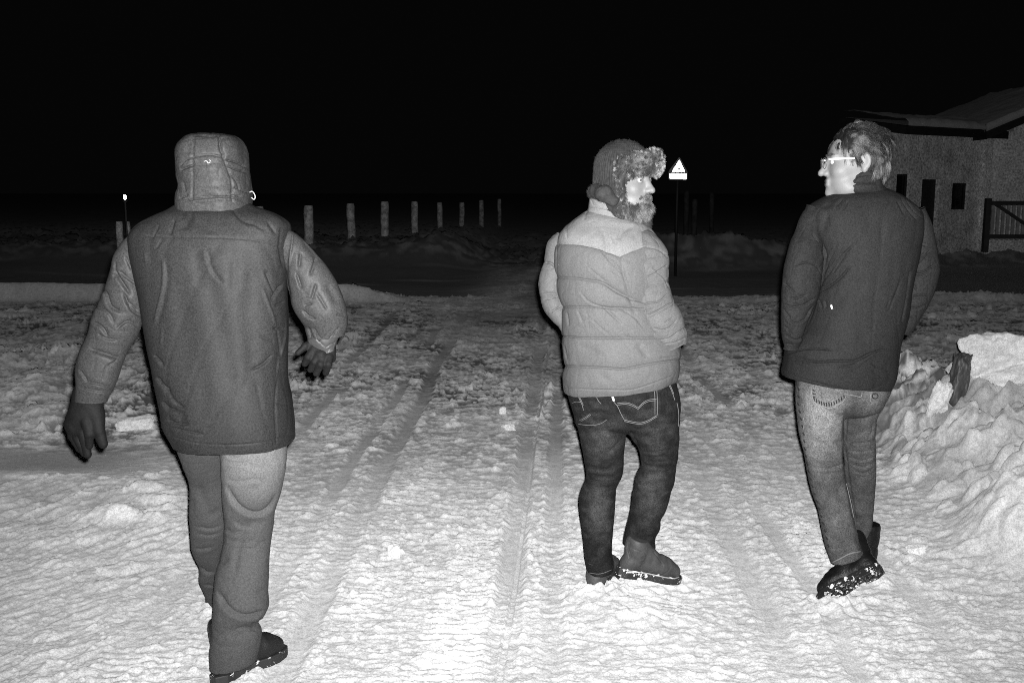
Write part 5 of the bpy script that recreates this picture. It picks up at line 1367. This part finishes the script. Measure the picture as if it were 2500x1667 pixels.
    V, Q, T = body(root, M_SKIN, Hd, hbz, hs, JC(490, 470, .02), JC(480, 650, .02), JC(540, 1330, .0),
                   [(JC(650, 640, -.03), JC(700, 930, -.10), JC(810, 1150, -.10), JC(840, 1230, -.04)), (JC(235, 650, .03), JC(165, 880, .04), JC(260, 1100, 0), JC(320, 1150, -.02))],
                   [(JD(620, 260, 0), JD(680, 620, -.02), JD(560, 1110, .04), JD(640, 1290, .06)), (JD(270, 260, .0), JD(320, 720, .0), JD(290, 1300, .0), JD(300, 1400, .08))],
                   dict(nose=.004, jowl=.006, ear_y=-.022))
    loc = lambda W: ((W - Hd) / hs) @ hbz.T
    VL = loc(V); N = vnormals(V, tri_of(Q, T))
    x, y, z = VL.T
    inhead = (np.abs(x) < .11) & (y > -.15) & (z > -.2)
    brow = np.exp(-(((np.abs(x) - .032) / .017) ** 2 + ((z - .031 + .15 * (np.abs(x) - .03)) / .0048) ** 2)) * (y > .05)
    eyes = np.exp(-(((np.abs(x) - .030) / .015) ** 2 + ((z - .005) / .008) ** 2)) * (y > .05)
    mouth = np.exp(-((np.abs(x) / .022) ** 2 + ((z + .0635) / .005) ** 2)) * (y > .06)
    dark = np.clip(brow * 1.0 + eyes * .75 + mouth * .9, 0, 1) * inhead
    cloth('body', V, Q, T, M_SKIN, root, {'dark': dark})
    bodyo = root.children[-1]
    for sx in (-1, 1):
        f = Field((-.02, -.02, -.02), (.02, .02, .02), .0012); f.ell((0, 0, 0), (.0118, .0118, .0118), 0); v_, q_ = f.mesh()
        ec = np.array((sx * .031, .0765, .0055)); e = cloth('eye', place(v_ + ec, hbz, Hd, hs), q_, None, M_EYEW, root)
        gz = unit(np.array((.35, .93, .0))); f = Field((-.01, -.01, -.01), (.01, .01, .01), .0008); f.ell((0, 0, 0), (.0058, .0058, .0058), 0); v_, q_ = f.mesh()
        ic = ec + gz * .0078; ir = cloth('iris', place(v_ * (1, .9, 1) + ic, hbz, Hd, hs), q_, None, M_IRIS, e)
    # hat
    f = Field((-.14, -.17, -.17), (.14, .18, .18), .003)
    f.ell((0, -.016, .046), (.096, .110, .104), .01)
    X, Yy, Z = f._grid((slice(None),) * 3)
    cut = np.maximum(-(Z - (-.012 + .35 * np.maximum(0, Yy - .02))), -9)
    f.f = np.maximum(f.f, cut.astype(np.float32))
    for sx in (-1, 1): f.ell((sx * .080, -.004, -.045), (.016, .050, .085), .02); f.ell((sx * .066, .018, -.105), (.014, .030, .045), .02)
    f.ell((0, -.090, -.028), (.072, .022, .055), .025)
    v_, q_ = f.mesh(); F_ = tri_of(q_, None); Nn = vnormals(v_, F_)
    ang = np.arctan2(v_[:, 1] + .017, v_[:, 0]); rib = np.sin(ang * 60 + 0.6 * np.sin(v_[:, 2] * 60)); row = np.sin(v_[:, 2] * 900 + np.abs(rib))
    v_ = v_ + Nn * ((0.0024 * rib + .0005 * row) * sstep(-.03, .0, v_[:, 2]))[:, None]; v_ = v_ + Nn * (.003 * noise3(v_[:, 0] * 22, v_[:, 1] * 22, v_[:, 2] * 22, 5))[:, None]
    hat = cloth('knitted_hat', place(v_, hbz, Hd, hs), q_, None, m_knit, root)
    P_, N_ = scatter(place(v_, hbz, Hd, hs), F_, 4000, 9); a, b, c, tn = strands(P_, N_ + .6 * np.random.RandomState(1).normal(size=P_.shape), .006, .0005, seg=2, seed=3)
    cloth('wool_fuzz', a, b, c, m_knit, hat)
    # fur brim
    f = Field((-.14, -.06, -.15), (.14, .19, .15), .0035)
    ch = [(.088, .036, .050), (.074, .078, .062), (.040, .108, .072), (0, .118, .075), (-.040, .108, .072), (-.074, .078, .062), (-.088, .036, .050)]
    for p, q in zip(ch[:-1], ch[1:]):
        f.cap(p, q, .025, .025, .02, sc=(.8, .8, 1.45))
    for sx in (-1, 1):
        f.cap((sx * .084, .032, .03), (sx * .083, .034, -.03), .013, .010, .01); f.cap((sx * .083, .034, -.03), (sx * .068, .036, -.095), .010, .012, .01)
    v_, q_ = f.mesh(); F_ = tri_of(q_, None); v_ = rumple(v_, F_, .006, 26, (1, 1, 1), 7); W = place(v_, hbz, Hd, hs)
    tone = np.clip(.35 + 1.5 * noise3(v_[:, 0] * 26, v_[:, 1] * 26, v_[:, 2] * 26, 8), 0, 1)
    fur = cloth('fur_trim', W, q_, None, m_fur, hat, {'tone': tone * .15})
    P_, N_ = scatter(W, F_, 1100, 10); rs = np.random.RandomState(2); PL = loc(P_)
    tb = np.clip(.26 + .6 * noise3(PL[:, 0] * 24, PL[:, 1] * 24, PL[:, 2] * 24, 8) + .42 * rs.normal(size=len(P_)) + .15 * (PL[:, 2] > .10), 0, 1)
    a, b, c, tn = clumps(P_, N_ + .45 * rs.normal(size=P_.shape), 18, .0034, rs.uniform(.008, .015, len(P_)), .0010, seed=4, bend=np.array((0, 0, -.2)), conv=5, prof=[.1, .6, 1.2], tone=tb)
    cloth('fur_hairs', a, b, c, m_fur, hat, {'tone': tn})
    # beard: hairs rooted on the jaw, cheeks' edge and upper lip
    F_ = tri_of(Q, T); cheek = z < (-.045 - .75 * np.clip(np.abs(x), 0, .045) + 1.6 * np.clip(np.abs(x) - .056, 0, .05))
    onjaw = inhead & cheek & (z > -.135) & (y > -.005 + .0 * x)
    lipgap = (np.abs(x) < .021) & (z > -.077) & (z < -.057) & (y > .07)
    must = inhead & (np.abs(x) < .034) & (z > -.060) & (z < -.046 - .2 * np.abs(x)) & (y > .08)
    msk = (onjaw & ~lipgap) | must
    msk &= ~((z > -.045) & (np.abs(x) < .045))
    P_, N_ = scatter(V, F_, 480, 12, msk); PL = loc(P_); rs = np.random.RandomState(6)
    down = np.array((0, 0, -1.0)); Dv = N_ * .75 + down * .7 + hbz[1] * .2 + .18 * rs.normal(size=P_.shape)
    Ln = np.where(PL[:, 2] < -.075, rs.uniform(.020, .036, len(P_)), rs.uniform(.009, .016, len(P_)))
    tb = np.clip(.36 + .6 * noise3(PL[:, 0] * 40, PL[:, 1] * 40, PL[:, 2] * 40, 14) + .36 * rs.normal(size=len(P_)) + .15 * (PL[:, 2] < -.10), 0, 1)
    a, b, c, tn = clumps(P_, Dv, 20, .0036, Ln, .0009, seed=7, bend=np.array((0, 0, -.2)), conv=4, prof=[.2, .7, 1.1], tone=tb)
    cloth('beard', a, b, c, m_hair, root, {'tone': tn})
    for sx in (-1, 1):
        P_, N_ = scatter(V, F_, 170, 13, (brow > .45) & inhead & (x * sx > 0)); a, b, c, tn = strands(P_, N_ * .5 + hbz[0] * sx * .8, .007, .0006, seg=2, seed=8)
        cloth('eyebrow', a, b, c, m_hair, root, {'tone': np.full(len(a), .1)})
    # scarf roll and neck warmer
    m_sc = material('dark_fleece', 0.0379, .95, .1, var=.3, vscale=60)
    f = Field(JC(490, 400, 0) - .22, JC(490, 400, 0) + .22, .004)
    f.cap(JC(405, 340, -.04), JC(450, 352, -.10), .030, .028, .02); f.cap(JC(450, 352, -.10), JC(500, 392, -.10), .028, .022, .02)
    f.cap(JC(400, 345, .03), JC(450, 380, .07), .032, .03, .02)
    f.cap(JC(560, 430, 0), JC(640, 510, .02), .055, .050, .03); f.cap(JC(640, 440, .0), JC(672, 520, -.01), .032, .034, .02)
    v_, q_ = f.mesh(); F_ = tri_of(q_, None); v_ = rumple(v_, F_, .003, 30, (1, 1, 1), 15); sc_ = cloth('scarf', v_, q_, None, m_sc, root)
    P_, N_ = scatter(v_, F_, 2500, 16); a, b, c, tn = strands(P_, N_ + .5 * np.random.RandomState(3).normal(size=P_.shape), .006, .0006, seg=2, seed=9); cloth('fleece_fuzz', a, b, c, m_sc, sc_)
middle_man()
# ================================================================ right man: dark jacket, faded jeans, glasses
def right_man():
    Y = 3.90
    E = cr(1860, 280, 2.24); J = cr(1880, 880, 2.45); Kz = cr(1960, 280, 7.129); Zb = cr(1980, 1320, 8.71)
    root = empty('person', (at(2080, 1450, Y)[0], Y, 0))
    tag(root, 'dark-haired person with glasses in a plain dark jacket and faded jeans, face turned left', 'person')
    m_jk = material('dark_jacket_cotton', 0.0165, 0.7, 0.1, grain=0.52, var=0.08, vscale=6, bump=0.04, bscale=300)
    m_jean = material('faded_denim', 0.0676, 0.85, 0.15, var=0.3, vscale=30, bump=0.2, bscale=500, attr='fade', attr_col=0.17, attr2='darker', attr2_col=0.034, grain=0.60)
    m_thr = material('pale_thread', 0.2070, 0.8, 0.1, var=0.2); m_dthr = material('dark_thread', 0.02, 0.8, 0.1, var=0.2)
    m_hair = material('dark_hair', 0.0083, 0.5, 0.25, var=0.3, vscale=30, attr='tone', attr_col=0.17)
    m_boot = material('black_boot_leather', 0.0062, 0.5, 0.35, var=0.3, vscale=30, bump=0.2, bscale=150)
    def rings(conv, rows):
        out = []
        for yl, xl, yr, xr, t, off in rows:
            a = at(*conv([(xl, yl)])[0], Y + off); b = at(*conv([(xr, yr)])[0], Y + off); out.append(np.r_[(a + b) / 2, (b - a) / 2, (0, t, 0)])
        return out
    V, Q, T = loft(hem(rings(E, [(418, 420, 392, 660, .075, .02), (436, 375, 408, 700, .09, .01), (465, 315, 440, 765, .11, 0), (500, 262, 475, 815, .125, 0), (545, 235, 525, 862, .14, 0), (620, 238, 610, 872, .155, 0), (740, 262, 740, 850, .165, 0),
                                 (850, 275, 850, 822, .17, 0), (950, 272, 950, 800, .17, 0), (1050, 258, 1050, 790, .168, 0), (1140, 225, 1140, 772, .168, 0), (1200, 180, 1200, 756, .17, 0), (1270, 138, 1270, 740, .176, 0), (1340, 124, 1340, 732, .178, 0),
                                 (1380, 116, 1420, 722, .176, 0), (1418, 112, 1482, 697, .172, 0)])), 340, 300, 2.3); F = tri_of(Q, T)
    V = rumple(V, F, .004, 8, (1, 1, .5), 91)
    V = crease(V, F, [([(505, 705), (440, 770), (385, 840), (335, 905)], 3, 8), ([(462, 758), (420, 815), (385, 870)], 2.4, 6), ([(485, 825), (435, 885), (380, 930), (305, 972)], 3, 10), ([(410, 720), (370, 790), (345, 860)], 2.6, 5),
                      ([(340, 730), (350, 785)], 2.4, 7), ([(520, 880), (440, 990), (380, 1050)], 8, 5, 'soft'), ([(560, 900), (500, 1000)], 8, 4, 'soft'), ([(700, 1010), (680, 1060)], 3, 4), ([(760, 900), (740, 960), (690, 1080)], 4, 4),
                      ([(135, 1308), (200, 1288), (280, 1278), (390, 1288)], 3, 9), ([(160, 1318), (280, 1350), (400, 1348), (520, 1342), (600, 1305), (660, 1288), (732, 1292)], 3, 8), ([(170, 1340), (260, 1362)], 2.4, 5), ([(420, 1385), (500, 1370), (560, 1330), (600, 1300)], 3, 6),
                      ([(590, 1350), (640, 1385), (690, 1395)], 2.6, 5), ([(600, 1400), (660, 1440)], 2.4, 4), ([(130, 1405), (220, 1440), (400, 1490), (545, 1512), (690, 1470)], 1.5, 3, 'seam'),
                      ([(655, 570), (656, 700), (645, 820), (620, 1000), (600, 1280)], 1.6, 3, 'seam'), ([(760, 455), (800, 520), (850, 580)], 2.4, 7), ([(785, 455), (835, 530), (885, 570)], 2.2, 7), ([(740, 470), (780, 550)], 3, 5), ([(810, 470), (870, 530)], 2, 5),
                      ([(440, 460), (405, 500)], 3, 6), ([(470, 470), (445, 520)], 3, 6), ([(390, 480), (330, 510)], 4, 5, 'soft'), ([(410, 420), (540, 408), (650, 402)], 3, 9, 'soft'), ([(280, 640), (300, 690)], 2, 6), ([(360, 540), (330, 640)], 5, 5, 'soft'),
                      ([(810, 860), (798, 960), (782, 1060), (768, 1130)], 2, 6, 'seam'), ([(310, 1010), (330, 1060)], 3, 6), ([(345, 1015), (350, 1060)], 3, 6), ([(300, 640), (345, 760), (338, 870), (300, 990), (240, 1180)], 2.6, 6, 'soft')], E)
    jk = cloth('jacket', V, Q, T, m_jk, root)
    def slv(rows, st, seed):
        rw = [E([(r[0], r[1])])[0] + (r[2] / 2.24,) + tuple(r[3:]) for r in rows]
        rg = limb_rings(rw, Y); d = unit(np.array(rg[-1][:3]) - rg[-2][:3])
        V, Q, T = loft(hem(rg, .9, .02, -d), 220, 160, 2.1); F = tri_of(Q, T); V = rumple(V, F, .0045, 12, (1, 1, .8), seed); V = crease(V, F, st, E)
        return cloth('sleeve', V, Q, T, m_jk, jk)
    slv([(300, 520, 62, -.01, .9), (272, 580, 70, -.03, .9), (252, 660, 76, -.05, .85), (238, 750, 96, -.07, .75), (226, 850, 106, -.08, .7), (212, 950, 100, -.09, .72), (192, 1050, 88, -.09, .75), (174, 1150, 72, -.09, .8), (165, 1225, 58, -.08, .8), (163, 1275, 42, -.07, .8)],
        [([(180, 825), (250, 808), (305, 835), (332, 885)], 2.4, 9), ([(118, 920), (150, 948), (185, 978)], 2.2, 9), ([(118, 1038), (170, 1052), (230, 1042), (290, 1005)], 2.4, 8), ([(112, 1058), (130, 1085), (155, 1112)], 2.4, 7),
         ([(130, 1105), (180, 1140), (235, 1120), (272, 1055)], 2.4, 8), ([(112, 1155), (140, 1172), (165, 1205)], 2.4, 7), ([(125, 1205), (190, 1235), (230, 1215), (248, 1160)], 2.4, 7), ([(120, 1250), (170, 1262)], 2, 5), ([(170, 1010), (250, 985)], 3, 5),
         ([(275, 650), (300, 690)], 2, 7), ([(280, 660), (312, 700)], 2, 4), ([(200, 600), (210, 700)], 5, 4, 'soft'), ([(145, 1000), (200, 1010)], 3, 5), ([(330, 740), (350, 800)], 3, 5)], 92)
    slv([(832, 525, 62, .0, .9), (858, 590, 62, .0, .9), (872, 680, 70, -.01, .9), (876, 770, 78, -.02, .9), (884, 845, 86, -.03, .9), (866, 930, 86, -.03, .9), (842, 1010, 76, -.04, .9), (815, 1090, 60, -.04, .9), (790, 1150, 48, -.04, .9), (775, 1190, 38, -.03, .9)],
        [([(825, 835), (870, 795), (925, 738)], 2.4, 8), ([(845, 805), (895, 748)], 2.2, 7), ([(825, 865), (890, 855), (948, 818)], 2.4, 9), ([(820, 880), (870, 880), (930, 850)], 2.2, 6), ([(880, 770), (900, 790)], 2, 5), ([(795, 1052), (850, 1060), (905, 1038)], 2.4, 7),
         ([(785, 1112), (835, 1108)], 2, 6), ([(800, 1000), (860, 985), (930, 990)], 3, 5), ([(890, 640), (880, 700)], 4, 5, 'soft'), ([(800, 900), (850, 960)], 4, 5), ([(775, 1080), (800, 1130)], 2, 5), ([(850, 700), (905, 720)], 3, 4)], 93)
    # stand-up collar
    V, Q, T = loft(hem(rings(E, [(438, 398, 412, 690, .098, .02), (420, 400, 396, 668, .094, .01), (385, 412, 368, 655, .088, .005), (350, 440, 330, 648, .083, .0), (322, 478, 302, 640, .080, .0)]), .9, -.02), 60, 160, 2.15); F = tri_of(Q, T)
    V = rumple(V, F, .003, 22, (1, 1, 1), 94); V = crease(V, F, [([(420, 400), (520, 378), (640, 378)], 2.4, 6), ([(470, 380), (520, 340), (600, 330)], 2.4, 4), ([(410, 405), (470, 372)], 2, 5)], E)
    cloth('collar', V, Q, T, m_jk, jk)
    tb = at(*E([(381, 1051)])[0], Y - .178); MB().box(tb, (.0032, .002, .0075), frame((0, 1, 0), (-.3, 0, 1)), .0008).build('zip_tag', material('white_tag', .85, .5, .3, var=.03), jk)
    # ---- jeans
    def lg(rows, rat): return [np.r_[x[:6], (0, np.linalg.norm(x[3:6]) * rat, 0)] for x in rings(J, [(v, a, v2, b, .1, o) for v, a, v2, b, o in rows])]
    hips = rings(J, [(-40, 190, -30, 690, .12, 0), (60, 172, 80, 705, .14, 0), (150, 160, 165, 708, .148, 0), (220, 157, 230, 680, .14, 0), (290, 180, 300, 640, .10, 0), (330, 260, 330, 560, .05, 0)])
    Lg = lg([(60, 175, 60, 450, -.01), (160, 160, 160, 470, -.02), (260, 156, 260, 456, -.02), (330, 162, 330, 448, -.02), (420, 174, 420, 442, -.02), (540, 200, 540, 438, -.02), (660, 222, 660, 448, -.02), (720, 234, 720, 462, -.02), (780, 248, 780, 478, -.02), (900, 288, 900, 502, -.03),
             (1020, 312, 1020, 518, -.04), (1090, 328, 1090, 532, -.05), (1150, 346, 1130, 545, -.05), (1212, 366, 1142, 555, -.05)], .92)
    Rg = lg([(60, 420, 60, 700, .0), (160, 430, 160, 708, .01), (260, 430, 260, 666, .03), (350, 440, 350, 634, .05), (500, 440, 500, 628, .1), (640, 448, 640, 630, .15), (700, 452, 700, 629, .17), (850, 470, 850, 620, .24), (1000, 490, 1000, 606, .29), (1060, 505, 1060, 601, .31), (1098, 515, 1098, 599, .32)], .95)
    V, Q, T = remesh([loft(hips, 60, 110, 2.3), loft(Lg, 130, 80, 2.1), loft(Rg, 130, 80, 2.1)], .006, 2); F = tri_of(Q, T); V = rumple(V, F, .0028, 15, (1, 1, 1), 95)
    V = crease(V, F, [([(380, 495), (420, 485), (445, 470)], 2.4, 7), ([(200, 520), (280, 495), (380, 497)], 2.6, 5), ([(230, 600), (330, 618), (430, 600)], 2.4, 6), ([(240, 640), (340, 650), (435, 628)], 2.4, 7), ([(250, 670), (350, 680), (440, 668)], 2.2, 6), ([(350, 625), (400, 640), (440, 612)], 2.2, 7),
                      ([(215, 560), (300, 560), (400, 580)], 2.4, 5), ([(470, 500), (560, 495), (625, 480)], 2.2, 6), ([(465, 540), (550, 548), (625, 530)], 2.2, 6), ([(470, 580), (560, 600), (625, 575)], 2.2, 6), ([(480, 620), (560, 640), (625, 610)], 2.2, 6), ([(500, 660), (570, 675), (622, 640)], 2.2, 6),
                      ([(590, 470), (612, 430), (618, 370)], 2.6, 6), ([(330, 720), (400, 740), (455, 715)], 3, 5), ([(440, 500), (455, 640), (490, 860), (515, 1000)], 3, 8, 'soft'), ([(460, 280), (450, 380), (442, 480)], 3, 7, 'soft'), ([(300, 420), (420, 440)], 3, 4), ([(360, 1130), (450, 1120), (530, 1095)], 2, 6),
                      ([(345, 1060), (420, 1080), (500, 1050)], 2.4, 4), ([(150, 140), (175, 300)], 3, 3, 'soft'), ([(520, 960), (560, 1010)], 2.4, 4)], J)
    F = tri_of(Q, T); P = proj(V); u = (P[:, 0] - 1880) * 2.45; v = (P[:, 1] - 880) * 2.45
    fd = lambda cx, cy, rx, ry: np.exp(-(((u - cx) / rx) ** 2 + ((v - cy) / ry) ** 2))
    fade = np.clip(.9 * fd(330, 300, 120, 150) + .5 * fd(640, 220, 60, 80) + .5 * fd(280, 480, 90, 120) + .22 * noise3(V[:, 0] * 25, V[:, 1] * 25, V[:, 2] * 25, 23), 0, 1)
    darker = np.clip(.7 * fd(500, 330, 55, 130) + .5 * fd(400, 720, 60, 70) + .35 * fd(520, 700, 60, 300) + .2 * noise3(V[:, 0] * 18, V[:, 1] * 18, V[:, 2] * 12, 24), 0, .8)  # deeper denim tone between the legs and behind the knee
    jn = cloth('jeans', V, Q, T, m_jean, root, {'fade': fade, 'darker': darker})
    dash = []
    for k in range(22):      # dark puckers down the side seam
        t0 = k / 22.0; vv = 170 + t0 * 980; uu = np.interp(vv, [150, 260, 420, 540, 660, 780, 900, 1020, 1150], [172, 170, 200, 210, 232, 262, 300, 330, 360]); dash.append([(uu - 4, vv - 8), (uu, vv), (uu + 6, vv + 9)])
    stitch(V, F, dash, J, 'seam_pucker', m_dthr, jn, .0032, .0006)
    dash = []
    for k in range(13):      # frayed marks round the pocket
        t0 = k / 12.0; uu = 262 + t0 * 178; vv = 232 + 38 * math.sin(t0 * math.pi) - 14 * t0; dash.append([(uu, vv - 12), (uu + 3, vv), (uu + 2, vv + 9)])
    for vv in (175, 195, 215): dash.append([(256, vv), (264, vv + 5), (272, vv + 4)])
    for a in range(0, 360, 24): dash.append([(628 + 17 * math.cos(math.radians(a)), 212 + 15 * math.sin(math.radians(a))), (628 + 17 * math.cos(math.radians(a + 18)), 212 + 15 * math.sin(math.radians(a + 18))), (628 + 17 * math.cos(math.radians(a + 24)), 212 + 15 * math.sin(math.radians(a + 24)))])
    stitch(V, F, dash, J, 'pocket_wear', m_dthr, jn, .0022, .0006)
    stitch(V, F, [[(245, 150), (250, 200), (268, 250), (320, 272), (362, 284), (400, 265), (440, 240), (452, 215)], [(604, 185), (602, 245), (650, 250)], [(450, 200), (500, 208), (545, 215), (550, 190)], [(200, 340), (205, 370), (200, 410)],
                  [(455, 735), (480, 840), (500, 940)], [(372, 1205), (420, 1180), (480, 1150), (548, 1137)], [(370, 1209), (420, 1184), (480, 1154), (548, 1141)]], J, 'stitching', m_thr, jn, .0013, .001)
    # ---- boots: near foot peeling off its toes, sole turned to the viewer
    toe = at(*Zb([(235, 1345)])[0], Y - .02); heel = at(*Zb([(1275, 680)])[0], Y - .08); 
    toe[2] = max(toe[2], ground_z(toe[0], toe[1]) + .012)
    T_ = heel - toe; ln = np.linalg.norm(T_); Fd = -unit(T_)
    dn = unit(np.array((.36, -.88, -.34))); up = -(dn - Fd * (dn @ Fd))
    b1, B1 = boot(root, toe - Fd * .285 * .93, Fd, up, m_boot, M_SOLE2, .20, .30, .93)
    h2 = at(*Zb([(1210, 430)])[0], Y + .27); h2[2] = ground_z(h2[0], h2[1]) + .02
    boot(root, h2, (.25, .97, 0), (0, 0, 1), m_boot, M_SOLE2, .185, .29, 1.0)
    # ---- head
    Hd = at(*E([(512, 262)])[0], Y - .0); hbz = frame((-.985, .16, -.05), (.02, 0, 1)); hs = 1.12
    JE = lambda u, v, d: at(*E([(u, v)])[0], Y + d); JJ = lambda u, v, d: at(*J([(u, v)])[0], Y + d)
    V, Q, T = body(root, M_SKIN, Hd, hbz, hs, JE(555, 430, .02), JE(550, 600, .02), JE(430, 1350, 0),
                   [(JE(290, 580, 0), JE(225, 880, -.05), JE(170, 1200, -.06), JE(190, 1260, -.02)), (JE(835, 580, 0), JE(885, 850, -.02), JE(800, 1120, -.03), JE(740, 1180, -.02))],
                   [(JJ(300, 200, 0), JJ(340, 660, -.02), JJ(450, 1100, -.045), JJ(452, 1135, -.045)), (JJ(560, 200, .03), JJ(540, 660, .16), JJ(555, 1080, .31), JJ(570, 1130, .36))],
                   dict(nose=.004, lip=.007, jowl=.008, ear_y=-.020))
    loc = lambda W: ((W - Hd) / hs) @ hbz.T
    VL = loc(V); x, y, z = VL.T; inhead = (np.abs(x) < .12) & (z > -.15)
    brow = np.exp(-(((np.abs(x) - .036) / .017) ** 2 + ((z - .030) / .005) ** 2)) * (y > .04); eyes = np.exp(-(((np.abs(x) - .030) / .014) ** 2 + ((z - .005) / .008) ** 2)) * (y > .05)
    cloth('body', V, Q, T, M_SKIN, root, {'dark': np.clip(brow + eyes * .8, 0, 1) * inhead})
    for sx in (-1, 1):
        f = Field((-.02, -.02, -.02), (.02, .02, .02), .0014); f.ell((0, 0, 0), (.0118, .0118, .0118), 0); v_, q_ = f.mesh(); cloth('eye', place(v_ + np.array((sx * .031, .0765, .0055)), hbz, Hd, hs), q_, None, M_EYEW, root)
    # hair: dark cap with combed, locks, their gloss painted in as pale tone
    f = Field((-.13, -.17, -.15), (.13, .15, .18), .0035)
    f.ell((0, -.016, .044), (.080, .093, .086), .01); f.ell((0, -.045, -.020), (.068, .058, .066), .02)
    f.ell((0, .110, -.02), (.11, .075, .092), .012, sub=True); 
    for sx in (-1, 1): f.ell((sx * .092, -.022, -.015), (.028, .034, .045), .010, sub=True)
    f.ell((0, .0, -.13), (.14, .2, .06), .01, sub=True)
    v_, q_ = f.mesh(); F_ = tri_of(q_, None); v_ = rumple(v_, F_, .004, 24, (1, 1, 1), 97); W = place(v_, hbz, Hd, hs)
    hr = cloth('hair', W, q_, None, m_hair, root, {'tone': np.zeros(len(W))})
    P0, N0 = scatter(W, F_, 620, 18); rs = np.random.RandomState(8); k = 26; n0 = len(P0)
    back = hbz[1] * -1.0; dn_ = np.array((0, 0, -1.0))
    PL = loc(P0); topf = sstep(.04, .11, PL[:, 2])[:, None]
    cx_ = noise3(PL[:, 0] * 16, PL[:, 1] * 16, PL[:, 2] * 16, 31)[:, None]; cz_ = noise3(PL[:, 0] * 16, PL[:, 1] * 16, PL[:, 2] * 16, 32)[:, None]
    G = dn_ * (1 - topf * .85) + back * (.30 + .25 * topf) + hbz[1] * cx_ * .9 + hbz[0] * cz_ * .5 * np.sign(PL[:, :1]) + .18 * rs.normal(size=P0.shape)
    G = G - N0 * np.sum(G * N0, 1)[:, None]; G = G / (np.linalg.norm(G, axis=1)[:, None] + 1e-6) + N0 * (.24 + .42 * topf + .10 * rs.rand(n0, 1))
    S = np.cross(G, N0); S /= np.linalg.norm(S, axis=1)[:, None] + 1e-6
    off = rs.normal(size=(n0, k, 1)) * .0042; P_ = (P0[:, None] + S[:, None] * off + N0[:, None] * rs.uniform(-.002, .002, (n0, k, 1))).reshape(-1, 3)
    conv = -S[:, None] * off * 10; Dv = (G[:, None] + .05 * rs.normal(size=(n0, k, 3))).reshape(-1, 3)
    Ln = np.repeat(rs.uniform(.030, .052, n0) * (1 + .25 * topf[:, 0]), k) * rs.uniform(.75, 1.05, n0 * k)
    bend = (np.broadcast_to(dn_ * .35 - N0[:, None] * .30, (n0, k, 3)) + conv).reshape(-1, 3)
    a, b, c, tn = strands(P_, Dv, Ln, .0010, bend=bend, seg=4, seed=11, wob=.05)
    lk = np.clip(1.7 * noise3(PL[:, 0] * 30, PL[:, 1] * 30, PL[:, 2] * 30, 33) + .10 + .32 * rs.normal(size=n0) - .75 * sstep(.05, .10, PL[:, 2]) * sstep(.02, -.03, PL[:, 1]), 0, 1)
    tn = np.repeat(lk, k) * rs.uniform(.6, 1.1, n0 * k)
    prof = np.tile(np.repeat([.15, .7, 1.0, .7, .3], 3), len(P_))  # grey sheen painted midway along each lock
    cloth('hair_locks', a, b, c, m_hair, hr, {'tone': np.clip(np.repeat(tn, 15) * prof, 0, 1)})
    for sx in (-1, 1):
        P_, N_ = scatter(V, tri_of(Q, T), 150, 19, (brow > .45) & inhead & (x * sx > 0)); a, b, c, tn = strands(P_, N_ * .5 - hbz[2] * .3, .007, .0007, seg=2, seed=12); cloth('eyebrow', a, b, c, m_hair, root, {'tone': np.full(len(a), .2)})
    # glasses
    m_gl = material('shiny_spectacle_frame', .85, .3, .6, var=.03); m_gd = material('grey_spectacle_rim', .12, .4, .5, var=.05)
    m_lens = bpy.data.materials.new('lens'); m_lens.use_nodes = True; b_ = m_lens.node_tree.nodes['Principled BSDF']; b_.inputs['Transmission Weight'].default_value = 1; b_.inputs['Roughness'].default_value = .02; b_.inputs['IOR'].default_value = 1.05
    g = empty('glasses', Hd); g.parent = root; g.location = Vector(tuple(Hd)) - root.location
    tag(g, None)
    def gpart(name, mb, mat):
        o = mb.build(name, mat, None, True); o.parent = g; o.location = -Vector(tuple(Hd)); return o
    for sx in (-1, 1):
        q = np.array([(sx * .070, .098, .014), (sx * .079, .085, .014), (sx * .082, .04, .013), (sx * .083, .018, .012)])
        mb = MB()
        for p0, p1 in zip(q[:-1], q[1:]):
            Cc = place(np.array([(p0 + p1) / 2]), hbz, Hd, hs)[0]; dd = (p1 - p0); Bf = frame(dd @ hbz, hbz[2]); mb.box(Cc, (.0014, np.linalg.norm(dd) * hs / 2 + .0008, .0031), Bf, .0006)
        gpart('temple', mb, m_gl)
        an = np.linspace(0, 2 * math.pi, 30); q = np.stack([sx * .036 + .027 * np.cos(an), .108 - .10 * np.abs(.036 * 0 + .027 * np.cos(an) * sx) * (.027 * np.cos(an) * sx > 0) + 0 * an, .002 + .019 * np.sin(an)], 1)
        gpart('rim', MB().add(*tube_arrays(place(q, hbz, Hd, hs), .0015, 6)), m_gd)
    q = np.array([(-.010, .110, .010), (0, .116, .013), (.010, .110, .010)]); gpart('bridge', MB().add(*tube_arrays(place(q, hbz, Hd, hs), .0014, 6)), m_gd)
right_man()
